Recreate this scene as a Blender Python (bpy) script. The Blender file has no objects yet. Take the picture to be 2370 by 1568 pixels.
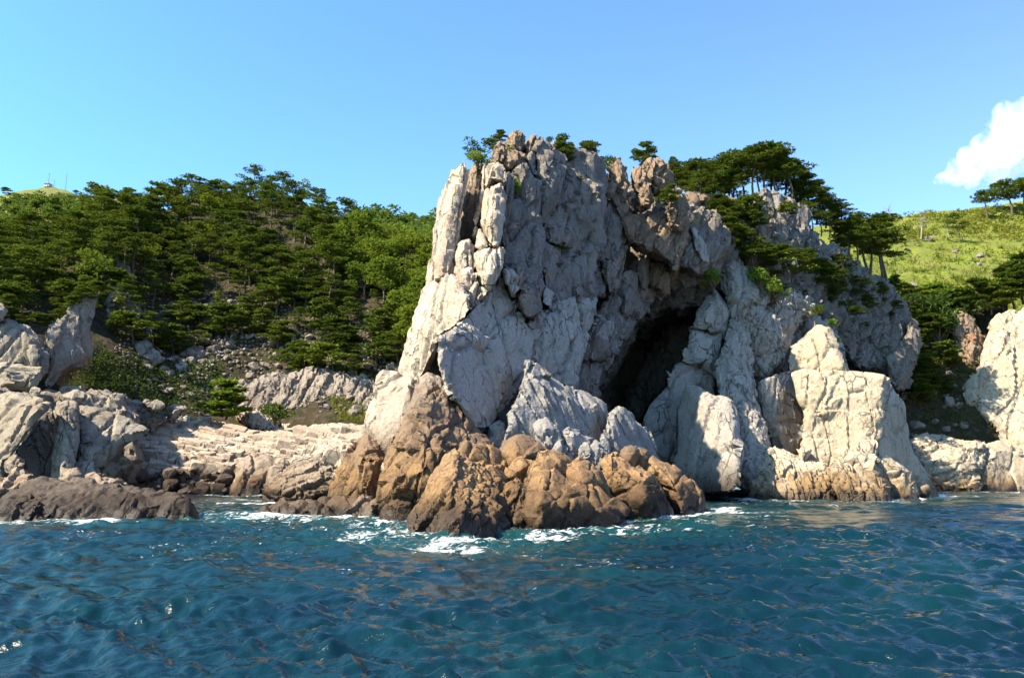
import bpy, bmesh, math, random
import numpy as np
from mathutils import Vector, Matrix, kdtree
from mathutils.geometry import delaunay_2d_cdt

SC = bpy.context.scene
COL = SC.collection
R = math.radians

# ------------------------------------------------------------------ camera
CAM_Z, FPX, CX, CY, HORIZ = 3.0, 1861.0, 1185.0, 784.0, 1083.0
PITCH = math.atan((HORIZ - CY) / FPX)
cam = bpy.data.cameras.new('camera')
cam_ob = bpy.data.objects.new('camera', cam)
COL.objects.link(cam_ob)
cam_ob.location = (0, 0, CAM_Z)
cam_ob.rotation_euler = (math.pi / 2 + PITCH, 0, 0)
cam.sensor_width = 36.0
cam.lens = 36.0 * FPX / 2370.0
cam.clip_end = 20000
SC.camera = cam_ob

# ------------------------------------------------------------------ sky, sun, exposure
SUN_AZ, SUN_EL = R(-121.0), R(45.0)          # azimuth from +Y towards +X
SC.world = bpy.data.worlds.new('World')
SC.world.use_nodes = True
wnt = SC.world.node_tree
sky = wnt.nodes.new('ShaderNodeTexSky')
sky.sky_type = 'NISHITA'
sky.sun_disc = False
sky.sun_elevation = SUN_EL
sky.sun_rotation = SUN_AZ
sky.altitude = 0
sky.air_density = 1.0
sky.dust_density = 0.6
sky.ozone_density = 1.6
wtc = wnt.nodes.new('ShaderNodeTexCoord')
wsx = wnt.nodes.new('ShaderNodeSeparateXYZ'); wnt.links.new(wtc.outputs['Generated'], wsx.inputs[0])
wmr = wnt.nodes.new('ShaderNodeMapRange'); wnt.links.new(wsx.outputs[0], wmr.inputs[0])
wmr.inputs[1].default_value = -1.0; wmr.inputs[2].default_value = 1.0
wti = wnt.nodes.new('ShaderNodeMix'); wti.data_type = 'RGBA'
wnt.links.new(wmr.outputs[0], wti.inputs[0])
wti.inputs[6].default_value = (.64, 1.20, 1.22, 1); wti.inputs[7].default_value = (.90, .96, 1.36, 1)   # tint laid over the sky: cyan in the west, violet-blue in the east
wmu = wnt.nodes.new('ShaderNodeMix'); wmu.data_type = 'RGBA'; wmu.blend_type = 'MULTIPLY'; wmu.inputs[0].default_value = 1.0
wnt.links.new(sky.outputs[0], wmu.inputs[6]); wnt.links.new(wti.outputs[2], wmu.inputs[7])
wnt.links.new(wmu.outputs[2], wnt.nodes['Background'].inputs[0])
wnt.nodes['Background'].inputs[1].default_value = 0.092
sun = bpy.data.lights.new('sun', 'SUN')
sun.energy = 5.0
sun.angle = R(0.53)
sun.color = (1.0, 0.87, 0.67)
sun_ob = bpy.data.objects.new('sun', sun)
COL.objects.link(sun_ob)
sdir = Vector((math.sin(SUN_AZ) * math.cos(SUN_EL), math.cos(SUN_AZ) * math.cos(SUN_EL), math.sin(SUN_EL)))
sun_ob.rotation_euler = sdir.to_track_quat('Z', 'Y').to_euler()
sun_ob.location = sdir * 300
SC.view_settings.view_transform = 'Standard'
SC.view_settings.look = 'None'
SC.view_settings.exposure = 1.66
SC.view_settings.gamma = 1.0
SC.view_settings.use_curve_mapping = False
SC.cycles.use_adaptive_sampling = True
SC.cycles.adaptive_threshold = 0.025
SC.cycles.max_bounces = 5
SC.cycles.diffuse_bounces = 2
SC.cycles.glossy_bounces = 3
SC.cycles.transmission_bounces = 3
SC.cycles.transparent_max_bounces = 6
SC.cycles.sample_clamp_indirect = 4.0
SC.cycles.sample_clamp_direct = 2.5
SC.cycles.use_denoising = True

# ------------------------------------------------------------------ survey: picture point + distance -> place
_cp, _sp = math.cos(PITCH), math.sin(PITCH)
VIEWS = {'F': (0, 0, 2370 / 4096), 'A': (1500, 450, 1.845), 'B': (1400, 1200, 1.568), 'C': (2400, 500, 1.742),
         'D': (2500, 1300, 1.485), 'E': (0, 1400, 1.481), 'L': (0, 600, 1.354), 'G': (3200, 300, 1.425),
         'H': (2300, 1000, 2.24), 'I': (3300, 1100, 1.7425), 'J': (0, 1150, 1.65), 'K': (700, 1150, 1.65)}
def toF(view, x, y):
    ox, oy, s = VIEWS[view]
    return ((x / s + ox) * 2370 / 4096, (y / s + oy) * 2370 / 4096)
def place(x, y, Y):
    """point on the sight line of survey point (x, y) at distance Y (arrays allowed)"""
    dx = (np.asarray(x, float) - CX) / FPX
    dy = (CY - np.asarray(y, float)) / FPX
    ry = _cp - dy * _sp
    rz = _sp + dy * _cp
    k = np.asarray(Y, float) / ry
    return np.stack([dx * k, ry * k, CAM_Z + rz * k], -1)
def PV(x, y, Y):
    return Vector(place(x, y, Y).tolist())

# ------------------------------------------------------------------ noise
def _h(ix, iy, iz, s):
    with np.errstate(over='ignore'):
        h = (ix.astype(np.uint32) * np.uint32(374761393) + iy.astype(np.uint32) * np.uint32(668265263)
             + iz.astype(np.uint32) * np.uint32(2147483647) + np.uint32((s * 974634777 + 77) & 0xffffffff))
        h = (h ^ (h >> np.uint32(13))) * np.uint32(1274126177)
        h = (h ^ (h >> np.uint32(15))) * np.uint32(2246822519)
        return h ^ (h >> np.uint32(16))
def _f(h):
    return h.astype(np.float32) * np.float32(1 / 4294967296.0)
def vnoise(p, s=0):
    i = np.floor(p); f = (p - i).astype(np.float32); i = i.astype(np.int64)
    u = f * f * f * (f * (f * 6 - 15) + 10)
    out = 0
    for a in (0, 1):
        wa = u[:, 0] if a else 1 - u[:, 0]
        for b in (0, 1):
            wb = u[:, 1] if b else 1 - u[:, 1]
            for c in (0, 1):
                wc = u[:, 2] if c else 1 - u[:, 2]
                out = out + wa * wb * wc * _f(_h(i[:, 0] + a, i[:, 1] + b, i[:, 2] + c, s))
    return out * 2 - 1
_ROT = np.array(Matrix.Rotation(0.9, 3, Vector((0.4, 0.7, 0.6)).normalized()))
def fbm(p, octs=4, s=0, gain=0.5):
    o, a = 0, 1.0
    q = p
    for k in range(octs):
        o = o + a * vnoise(q, s + k * 13)
        q = (q @ _ROT) * 2.03
        a *= gain
    return o
def voro(p, s=0):
    i = np.floor(p).astype(np.int64)
    n = len(p)
    f1 = np.full(n, 9.0, np.float32); f2 = np.full(n, 9.0, np.float32)
    idd = np.zeros(n, np.uint32); vec = np.zeros((n, 3), np.float32)
    for a in (-1, 0, 1):
        for b in (-1, 0, 1):
            for c in (-1, 0, 1):
                x, y, z = i[:, 0] + a, i[:, 1] + b, i[:, 2] + c
                h = _h(x, y, z, s)
                d = np.stack([p[:, 0] - x - _f(h), p[:, 1] - y - _f(h * np.uint32(2654435761)), p[:, 2] - z - _f(h * np.uint32(40503) + np.uint32(977))], 1).astype(np.float32)
                q = np.sqrt((d * d).sum(1))
                m = q < f1
                f2 = np.where(m, f1, np.minimum(f2, q))
                f1 = np.where(m, q, f1)
                idd = np.where(m, h, idd)
                vec[m] = d[m]
    return f1, f2, idd, vec
def rotm(rx, ry, rz):
    return np.array(Matrix.Rotation(R(rz), 3, 'Z') @ Matrix.Rotation(R(ry), 3, 'Y') @ Matrix.Rotation(R(rx), 3, 'X'))
def facets(p, size, aniso, rot, s):
    """blocky joint pattern: each cell gets its own offset and tilt; returns height (about -1..1) and gap 0..1"""
    q = (p @ rot) / (size * np.array(aniso))
    q = q + 0.14 * np.stack([vnoise(q * 1.3, s + 1), vnoise(q * 1.3, s + 2), vnoise(q * 1.3, s + 3)], 1)
    f1, f2, idd, v = voro(q, s)
    g = [_f(idd * np.uint32(k)) * 2 - 1 for k in (747796405, 2891336453, 277803737, 1013904223)]
    hgt = 0.55 * g[3] + 0.9 * (g[0] * v[:, 0] + g[1] * v[:, 1] + g[2] * v[:, 2])
    return hgt, f2 - f1

STYLE = {  # joint block size, stretch, orientation, relief, crack depth; second scale; noise; flutes; pk = how planar
    'pillar': dict(pk=(.5, .6), s1=3.6, an1=(0.5, 0.8, 2.6), rot=(0, 5, 20), a1=.14, c1=.34, s2=1.2, an2=(.8, 1, 1.6), a2=.05, c2=.06, n=.06, steps=[((.05, .1, 1), 2.6, .22)]),
    'slab': dict(pk=(.9, .6), s1=5.0, an1=(.8, 1, 2.0), rot=(10, 22, 10), a1=.12, c1=.40, s2=1.6, an2=(.8, 1, 1.8), a2=.04, c2=.06, n=.03, steps=[((.8, .3, -.35), 3.2, .18)]),
    'wall': dict(pk=(.9, .85), s1=3.6, an1=(.6, 1, 2.4), rot=(8, 22, 30), a1=.20, c1=.40, s2=1.3, an2=(.7, 1, 2.2), a2=.06, c2=.12, n=.03, steps=[((.85, .35, -.40), 1.9, .55), ((.35, .3, .9), 3.1, .35)]),
    'flat': dict(pk=(.95, .85), s1=6.0, an1=(.7, 1, 2.2), rot=(8, 20, 30), a1=.16, c1=.40, s2=1.6, an2=(.7, 1, 2.0), a2=.06, c2=.10, n=.03, steps=[((.85, .35, -.42), 3.3, .45), ((.5, .3, .8), 2.4, .18)]),
    'crag': dict(pk=(1., .9), s1=2.2, an1=(.5, 1, 2.8), rot=(10, 14, 30), a1=.20, c1=.34, s2=.9, an2=(.7, 1, 2.0), a2=.07, c2=.10, n=.03, steps=[((.9, .3, -.28), 1.1, .42), ((.2, .3, .95), 2.1, .30)]),
    'dome': dict(pk=(.35, .2), s1=4.0, an1=(.5, 1, 2.0), rot=(20, 34, 10), a1=.10, c1=.22, s2=1.2, an2=(1.6, 1, .7), a2=.02, c2=.03, n=.06, sm=.13, fls=.5, flr=(10, -48, 20), steps=[((.62, .2, .75), 1.15, .30), ((-.7, .2, .6), 2.1, .32)]),
    'flute': dict(pk=(.6, .3), s1=3.2, an1=(.4, .8, 3.2), rot=(0, -24, 10), a1=.12, c1=.30, s2=.9, an2=(.6, 1, 2.0), a2=.02, c2=.04, n=.04, fl=.15, sm=.10, fls=.8, flr=(0, -26, 10)),
    'ridged': dict(pk=(.2, .1), s1=3.0, an1=(.4, 1, 3.2), rot=(0, 28, 10), a1=.10, c1=.14, s2=.8, an2=(.8, 1, 1.6), a2=.02, c2=.03, n=.04, fl=.16, sm=.16, fls=.42, flr=(0, 38, 10), steps=[((.75, .2, -.6), .85, .34)]),
    'drip': dict(pk=(.0, .0), s1=4.0, an1=(.8, 1, 1.4), rot=(0, 10, 0), a1=.10, c1=.06, s2=.8, an2=(1, 1, 1), a2=.0, c2=.0, n=.16, fl=.12, sm=.34, fls=.7, flr=(0, 6, 0)),
    'beds': dict(pk=(.9, .8), s1=1.6, an1=(2.4, 1.6, .55), rot=(12, -14, 0), a1=.34, c1=.36, s2=.6, an2=(1.8, 1.2, .6), a2=.12, c2=.10, n=.05),
    'streak': dict(pk=(.6, .3), s1=4.0, an1=(.5, .8, 3.0), rot=(0, 14, 20), a1=.14, c1=.30, s2=1.3, an2=(.6, 1, 2.2), a2=.03, c2=.05, n=.05, fl=.12, sm=.12, fls=.55, flr=(0, 18, 20), steps=[((.9, .2, -.3), 1.7, .22)]),
    'core': dict(pk=(.9, .8), s1=2.4, an1=(.8, 1, 1.8), rot=(8, 14, 30), a1=.8, c1=.4, s2=.9, an2=(1, 1, 1.4), a2=.3, c2=.1, n=.08),
}
SEED = [10]
def planar(co, no, size, aniso, rot, s, k, lim):
    q = (co.astype(np.float64) @ rot) / (size * np.array(aniso))
    q = q + 0.12 * np.stack([vnoise(q * 1.1, s + 1), vnoise(q * 1.1, s + 2), vnoise(q * 1.1, s + 3)], 1)
    f1, f2, idd, v = voro(q, s)
    # split cells also by facing so that the two sides of an edge become separate faces
    key = idd.astype(np.int64) * 8 + (no[:, 0] > 0) * 4 + (no[:, 1] > 0) * 2 + (no[:, 2] > .55)
    u, inv = np.unique(key, return_inverse=True)
    cnt = np.bincount(inv).astype(np.float64)
    c = np.stack([np.bincount(inv, co[:, i]) / cnt for i in range(3)], 1)
    n = np.stack([np.bincount(inv, no[:, i]) for i in range(3)], 1)
    n /= np.maximum(np.linalg.norm(n, axis=1, keepdims=True), 1e-6)
    d = ((co - c[inv]) * n[inv]).sum(1)
    d = np.clip(d, -lim, lim) * k * np.clip((cnt[inv] - 4) / 12, 0, 1)
    return co - n[inv] * d[:, None]
def displace(co, no, style, k=1.0):
    st = STYLE[style]
    SEED[0] += 7
    s = SEED[0]
    p = co.astype(np.float64)
    rt = rotm(*st['rot'])
    pk = st.get('pk', (.8, .55))
    if pk[0] > 0:
        co = planar(co, no, st['s1'] * 1.15, st['an1'], rt, s + 200, pk[0], .9)
        co = planar(co, no, st['s2'] * 1.0, st['an2'], rt, s + 230, pk[1], .35)
        p = co.astype(np.float64)
    h1, e1 = facets(p, st['s1'], st['an1'], rt, s)
    h2, e2 = facets(p, st['s2'], st['an2'], rt, s + 50)
    d = st['a1'] * h1 - st['c1'] * np.clip(1 - e1 / .085, 0, 1)
    d = d + st['a2'] * h2 - st['c2'] * np.clip(1 - e2 / .14, 0, 1)
    d = d + st['n'] * fbm(p * .9, 4, s + 90)
    for k_, (dv, sp, am) in enumerate(st.get('steps', ())):
        dv = np.array(dv) / np.linalg.norm(dv)
        t_ = (p @ dv) / sp + .35 * vnoise(p / (sp * 1.6), s + 300 + k_) + .10 * vnoise(p / (sp * .4), s + 310 + k_)
        ce = np.floor(t_); fr = t_ - ce
        zi = np.zeros(len(p), np.int64)
        w_ = .25 + _f(_h(ce.astype(np.int64), zi, zi, s + 320 + k_))
        d = d + am * w_ * (fr - .5) * np.clip((1 - fr) / .06, 0, 1)
    if 'sm' in st:
        q = (p @ rotm(*st['flr'])) / np.array([st['fls'], st['fls'], st['fls'] * 8])
        q[:, :2] += .4 * np.stack([vnoise(p * .4, s + 15), vnoise(p * .4, s + 16)], 1)
        d = d + st['sm'] * vnoise(q, s + 17) * (1 - .8 * np.clip(no[:, 2], 0, 1))
    if 'fl' in st:
        q = (p @ rotm(*st['flr'])) / np.array([st['fls'], st['fls'], st['fls'] * 7])
        q[:, :2] += .35 * np.stack([vnoise(p * .35, s + 5), vnoise(p * .35, s + 6)], 1)
        r = 1 - np.abs(vnoise(q, s + 7)) * 2.2
        d = d - st['fl'] * np.clip(r, 0, 1) ** 2
        d = d + st['fl'] * .6 * vnoise(q * 2.1, s + 8)
    return co + no * (d * k)[:, None]

# ------------------------------------------------------------------ objects
def link(ob, parent=None):
    COL.objects.link(ob)
    if parent is not None:
        ob.parent = parent
    return ob
def mesh_ob(name, v, f, mat, parent=None, smooth=True):
    me = bpy.data.meshes.new(name)
    v = np.asarray(v, np.float32); 
    if isinstance(f, np.ndarray):
        n, k = f.shape
        me.vertices.add(len(v)); me.vertices.foreach_set('co', v.ravel())
        me.loops.add(n * k); me.loops.foreach_set('vertex_index', f.astype(np.int32).ravel())
        me.polygons.add(n); me.polygons.foreach_set('loop_start', np.arange(0, n * k, k, dtype=np.int32))
        me.update(calc_edges=True)
    else:
        me.from_pydata(v.tolist(), [], f)
        me.update()
    if smooth:
        me.polygons.foreach_set('use_smooth', np.ones(len(me.polygons), bool))
    if mat:
        me.materials.append(mat)
    return link(bpy.data.objects.new(name, me), parent)
def tag(o, label=None, cat=None, group=None, kind=None):
    if label: o['label'] = label
    if cat: o['category'] = cat
    if group: o['group'] = group
    if kind: o['kind'] = kind
    return o
def empty(name, loc=(0, 0, 0), rz=0.0):
    o = bpy.data.objects.new(name, None)
    o.location = loc; o.rotation_euler = (0, 0, rz)
    o.empty_display_size = .3
    return link(o)
def copy_tree(src, loc, rot, scale, label=None, group=None, kids=True):
    r = src.copy(); COL.objects.link(r)
    r.location = loc; r.rotation_euler = rot; r.scale = scale
    if label: r['label'] = label
    if group: r['group'] = group
    if kids:
        for ch in src.children:
            c = ch.copy(); COL.objects.link(c); c.parent = r
    return r

def inside(poly, pts):
    x, y = pts[:, 0], pts[:, 1]
    r = np.zeros(len(pts), bool)
    n = len(poly)
    for i in range(n):
        x0, y0 = poly[i]; x1, y1 = poly[(i + 1) % n]
        if y0 == y1: continue
        c = ((y0 > y) != (y1 > y)) & (x < (x1 - x0) * (y - y0) / (y1 - y0) + x0)
        r ^= c
    return r
def edge_dist(poly, pts):
    d = np.full(len(pts), 1e9)
    n = len(poly)
    for i in range(n):
        a = poly[i]; b = poly[(i + 1) % n]; ab = b - a
        t = np.clip(((pts - a) @ ab) / max(ab @ ab, 1e-9), 0, 1)
        d = np.minimum(d, np.hypot(*(pts - a - t[:, None] * ab).T))
    return d
def lin_interp(poly, inner, pts):
    """piecewise-linear offset: 0 on the outline, given on the inner points"""
    if not inner:
        return np.zeros(len(pts))
    vs = [Vector(p) for p in poly] + [Vector((a, b)) for a, b, _ in inner]
    res = delaunay_2d_cdt(vs, [], [list(range(len(poly)))], 0, 1e-4)
    val = []
    for o in res[3]:
        val.append(inner[o[0] - len(poly)][2] if o and o[0] >= len(poly) else 0.0)
    rv = np.array([[v.x, v.y] for v in res[0]])
    out = np.zeros(len(pts))
    for t in res[2]:
        a, b, c = rv[t[0]], rv[t[1]], rv[t[2]]
        den = (b[1] - c[1]) * (a[0] - c[0]) + (c[0] - b[0]) * (a[1] - c[1])
        if abs(den) < 1e-9: continue
        l0 = ((b[1] - c[1]) * (pts[:, 0] - c[0]) + (c[0] - b[0]) * (pts[:, 1] - c[1])) / den
        l1 = ((c[1] - a[1]) * (pts[:, 0] - c[0]) + (a[0] - c[0]) * (pts[:, 1] - c[1])) / den
        l2 = 1 - l0 - l1
        m = (l0 >= -1e-6) & (l1 >= -1e-6) & (l2 >= -1e-6)
        out[m] = l0[m] * val[t[0]] + l1[m] * val[t[1]] + l2[m] * val[t[2]]
    return out
WATERLINE = []
def remesh(v, f, vox):
    me = bpy.data.meshes.new('tmp'); me.from_pydata(v, [], f); me.update()
    ob = bpy.data.objects.new('tmp', me); COL.objects.link(ob)
    md = ob.modifiers.new('r', 'REMESH'); md.mode = 'VOXEL'; md.voxel_size = vox; md.adaptivity = 0
    dg = bpy.context.evaluated_depsgraph_get()
    em = bpy.data.meshes.new_from_object(ob.evaluated_get(dg))
    bpy.data.objects.remove(ob); bpy.data.meshes.remove(me)
    return em
def rock(name, view, pts, Y, thick=4.0, bulge=.8, Rm=1.6, style='slab', mat=None, parent=None, inner=(), vox=.2, amp=1.0, sink=False, taper=.12, grow=.04):
    """A solid block of rock: outline, distance plane (Y0, slope across, slope down), rounded front, own thickness."""
    P = []
    for p in pts:
        P.append(toF(p[2] if len(p) > 2 else view, p[0], p[1]))
    P = np.array(P)
    hard = style != 'drip'
    if hard:
        bulge, Rm = bulge * .75, Rm * .7
    if ((P[:, 0] * np.roll(P[:, 1], -1)) - (np.roll(P[:, 0], -1) * P[:, 1])).sum() < 0:
        P = P[::-1].copy()
    c0 = (P.max(0) + P.min(0)) / 2
    e = np.roll(P, -1, 0) - np.roll(P, 1, 0)
    nrm = np.stack([e[:, 1], -e[:, 0]], 1); nrm /= np.maximum(np.linalg.norm(nrm, axis=1, keepdims=True), 1e-6)
    P = P + nrm * grow * FPX / (Y[0] if isinstance(Y, tuple) else Y)
    y0, ax, ay = Y if isinstance(Y, tuple) else (Y, 0, 0)
    pl = lambda q: y0 + ax * (q[:, 0] - c0[0]) / 100 + ay * (q[:, 1] - c0[1]) / 100
    inn = []
    for a, b, dz in inner:
        fx, fy = toF(view, a, b); inn.append((fx, fy, dz))
    m2p = FPX / y0
    gs = max(.35, 2.2 * vox) * m2p
    # densify outline with a little raggedness
    rng = np.random.default_rng(SEED[0])
    out = []
    n = len(P)
    for i in range(n):
        a, b = P[i], P[(i + 1) % n]
        k = max(1, int(np.hypot(*(b - a)) / (gs * 1.4)))
        for j in range(k):
            out.append(a + (b - a) * (j / k))
    out = np.array(out)
    xs = np.arange(P[:, 0].min(), P[:, 0].max(), gs); ys = np.arange(P[:, 1].min(), P[:, 1].max(), gs)
    g = np.stack(np.meshgrid(xs, ys), -1).reshape(-1, 2)
    g = g + rng.uniform(-.25, .25, g.shape) * gs
    g = g[inside(P, g)]
    if len(g):
        g = g[edge_dist(P, g) > gs * .5]
    allp = np.concatenate([out, g]) if len(g) else out
    if inn:
        allp = np.concatenate([allp, np.array([[a, b] for a, b, _ in inn])])
    res = delaunay_2d_cdt([Vector(p) for p in allp.tolist()], [], [list(range(len(out)))], 1, 1e-4)
    V2 = np.array([[v.x, v.y] for v in res[0]])
    T = [tuple(t) for t in res[2]]
    d = edge_dist(P, V2) / m2p
    t = np.clip(d / Rm, 0, 1)
    prof = np.clip(t * 1.25, 0, 1) if hard else np.sqrt(np.clip(1 - (1 - t) ** 2, 0, 1))
    Yv = pl(V2) + lin_interp(P, inn, V2) - bulge * prof
    F3 = place(V2[:, 0], V2[:, 1], Yv)
    cen = place(c0[0], c0[1], y0)
    ray = (cen - np.array([0, 0, CAM_Z])); ray[2] *= .2; ray /= np.linalg.norm(ray)
    B3 = F3 + ray * thick
    mid = F3.mean(0)
    B3 = B3 + (mid + ray * thick - B3) * np.array([taper, 0, taper * .6])
    B3[:, 1] = np.maximum(B3[:, 1], F3[:, 1] + thick * .5)
    if sink:
        for A in (F3, B3):
            z = A[:, 2]; A[:, 2] = np.where(z < .8, .8 - (.8 - z) * 3.5, z)
    # orientation and boundary
    if T:
        a, b, c = V2[T[0][0]], V2[T[0][1]], V2[T[0][2]]
        if (b[0] - a[0]) * (c[1] - a[1]) - (b[1] - a[1]) * (c[0] - a[0]) > 0:
            T = [(t_[0], t_[2], t_[1]) for t_ in T]
    ed = {}
    for t_ in T:
        for k in range(3):
            e = (t_[k], t_[(k + 1) % 3])
            if (e[1], e[0]) in ed: del ed[(e[1], e[0])]
            else: ed[e] = 1
    nf = len(V2)
    faces = list(T) + [(t_[2] + nf, t_[1] + nf, t_[0] + nf) for t_ in T] + [(b, a, a + nf, b + nf) for a, b in ed]
    em = remesh(np.concatenate([F3, B3]).tolist(), faces, vox)
    nv = len(em.vertices)
    co = np.empty(nv * 3, np.float32); em.vertices.foreach_get('co', co); co = co.reshape(-1, 3)
    no = np.empty(nv * 3, np.float32); em.vertices.foreach_get('normal', no); no = no.reshape(-1, 3)
    npol = len(em.polygons)
    q4 = np.empty(npol * 4, np.int32); em.polygons.foreach_get('vertices', q4); q4 = q4.reshape(-1, 4)
    bpy.data.meshes.remove(em)
    # leave out what is buried: below the sea and deep inside the mass behind
    dd = co - np.array([0, 0, CAM_Z], np.float32)
    depth = dd[:, 1] * _cp + dd[:, 2] * _sp
    fp = np.stack([CX + FPX * dd[:, 0] / depth, CY - FPX * (dd[:, 2] * _cp - dd[:, 1] * _sp) / depth], 1)
    bad = dd[:, 1] > pl(fp) + (max(1.6, .72 * thick) if thick < 9 else 1e9)
    if sink: bad |= co[:, 2] < -.8
    q4 = q4[~bad[q4].all(1)]
    used = np.zeros(nv, bool); used[q4.ravel()] = True
    idx = np.cumsum(used) - 1
    co, no, q4 = co[used], no[used], idx[q4]
    co = displace(co, no, style, amp)
    w = co[np.abs(co[:, 2]) < .22]
    if len(w): WATERLINE.append(w[::2])
    ob = mesh_ob(name, co, q4, mat, parent)
    ob.data.set_sharp_from_angle(angle=R(32))
    return ob

# ------------------------------------------------------------------ materials
class NT:
    def __init__(self, name):
        self.m = bpy.data.materials.new(name); self.m.use_nodes = True
        self.t = self.m.node_tree
        self.b = self.t.nodes['Principled BSDF']
        self.out = self.t.nodes['Material Output']
    def n(self, typ, ins=None, **kw):
        nd = self.t.nodes.new(typ)
        for k, v in kw.items(): setattr(nd, k, v)
        for k, v in (ins or {}).items(): self.set(nd.inputs[k], v)
        return nd
    def set(self, sock, v):
        if isinstance(v, bpy.types.NodeSocket): self.t.links.new(v, sock)
        elif isinstance(v, bpy.types.Node): self.t.links.new(v.outputs[0], sock)
        else:
            if isinstance(v, tuple) and len(v) == 3 and sock.type == 'RGBA': v = v + (1,)
            sock.default_value = v
    def pos(self):
        return self.n('ShaderNodeNewGeometry').outputs['Position']
    def math(self, op, a, b=0.0, c=None):
        d = {0: a, 1: b}
        if c is not None: d[2] = c
        return self.n('ShaderNodeMath', d, operation=op).outputs[0]
    def noise(self, vec, scale, detail=5, rough=.55, dist=0.0):
        return self.n('ShaderNodeTexNoise', {'Vector': vec, 'Scale': scale, 'Detail': detail, 'Roughness': rough, 'Distortion': dist}).outputs[0]
    def stretch(self, vec, s, rot=(0, 0, 0)):
        return self.n('ShaderNodeMapping', {'Vector': vec, 'Scale': s, 'Rotation': rot}).outputs[0]
    def ramp(self, fac, lo, hi, a=0.0, b=1.0):
        return self.n('ShaderNodeMapRange', {0: fac, 1: lo, 2: hi, 3: a, 4: b}, clamp=True).outputs[0]
    def mix(self, fac, a, b, mode='MIX'):
        nd = self.n('ShaderNodeMix', data_type='RGBA', blend_type=mode)
        self.set(nd.inputs[0], fac); self.set(nd.inputs[6], a); self.set(nd.inputs[7], b)
        return nd.outputs[2]
    def bump(self, h, dist, strength=1.0, normal=None):
        d = {'Height': h, 'Distance': dist, 'Strength': strength}
        if normal is not None: d['Normal'] = normal
        return self.n('ShaderNodeBump', d).outputs[0]

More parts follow.
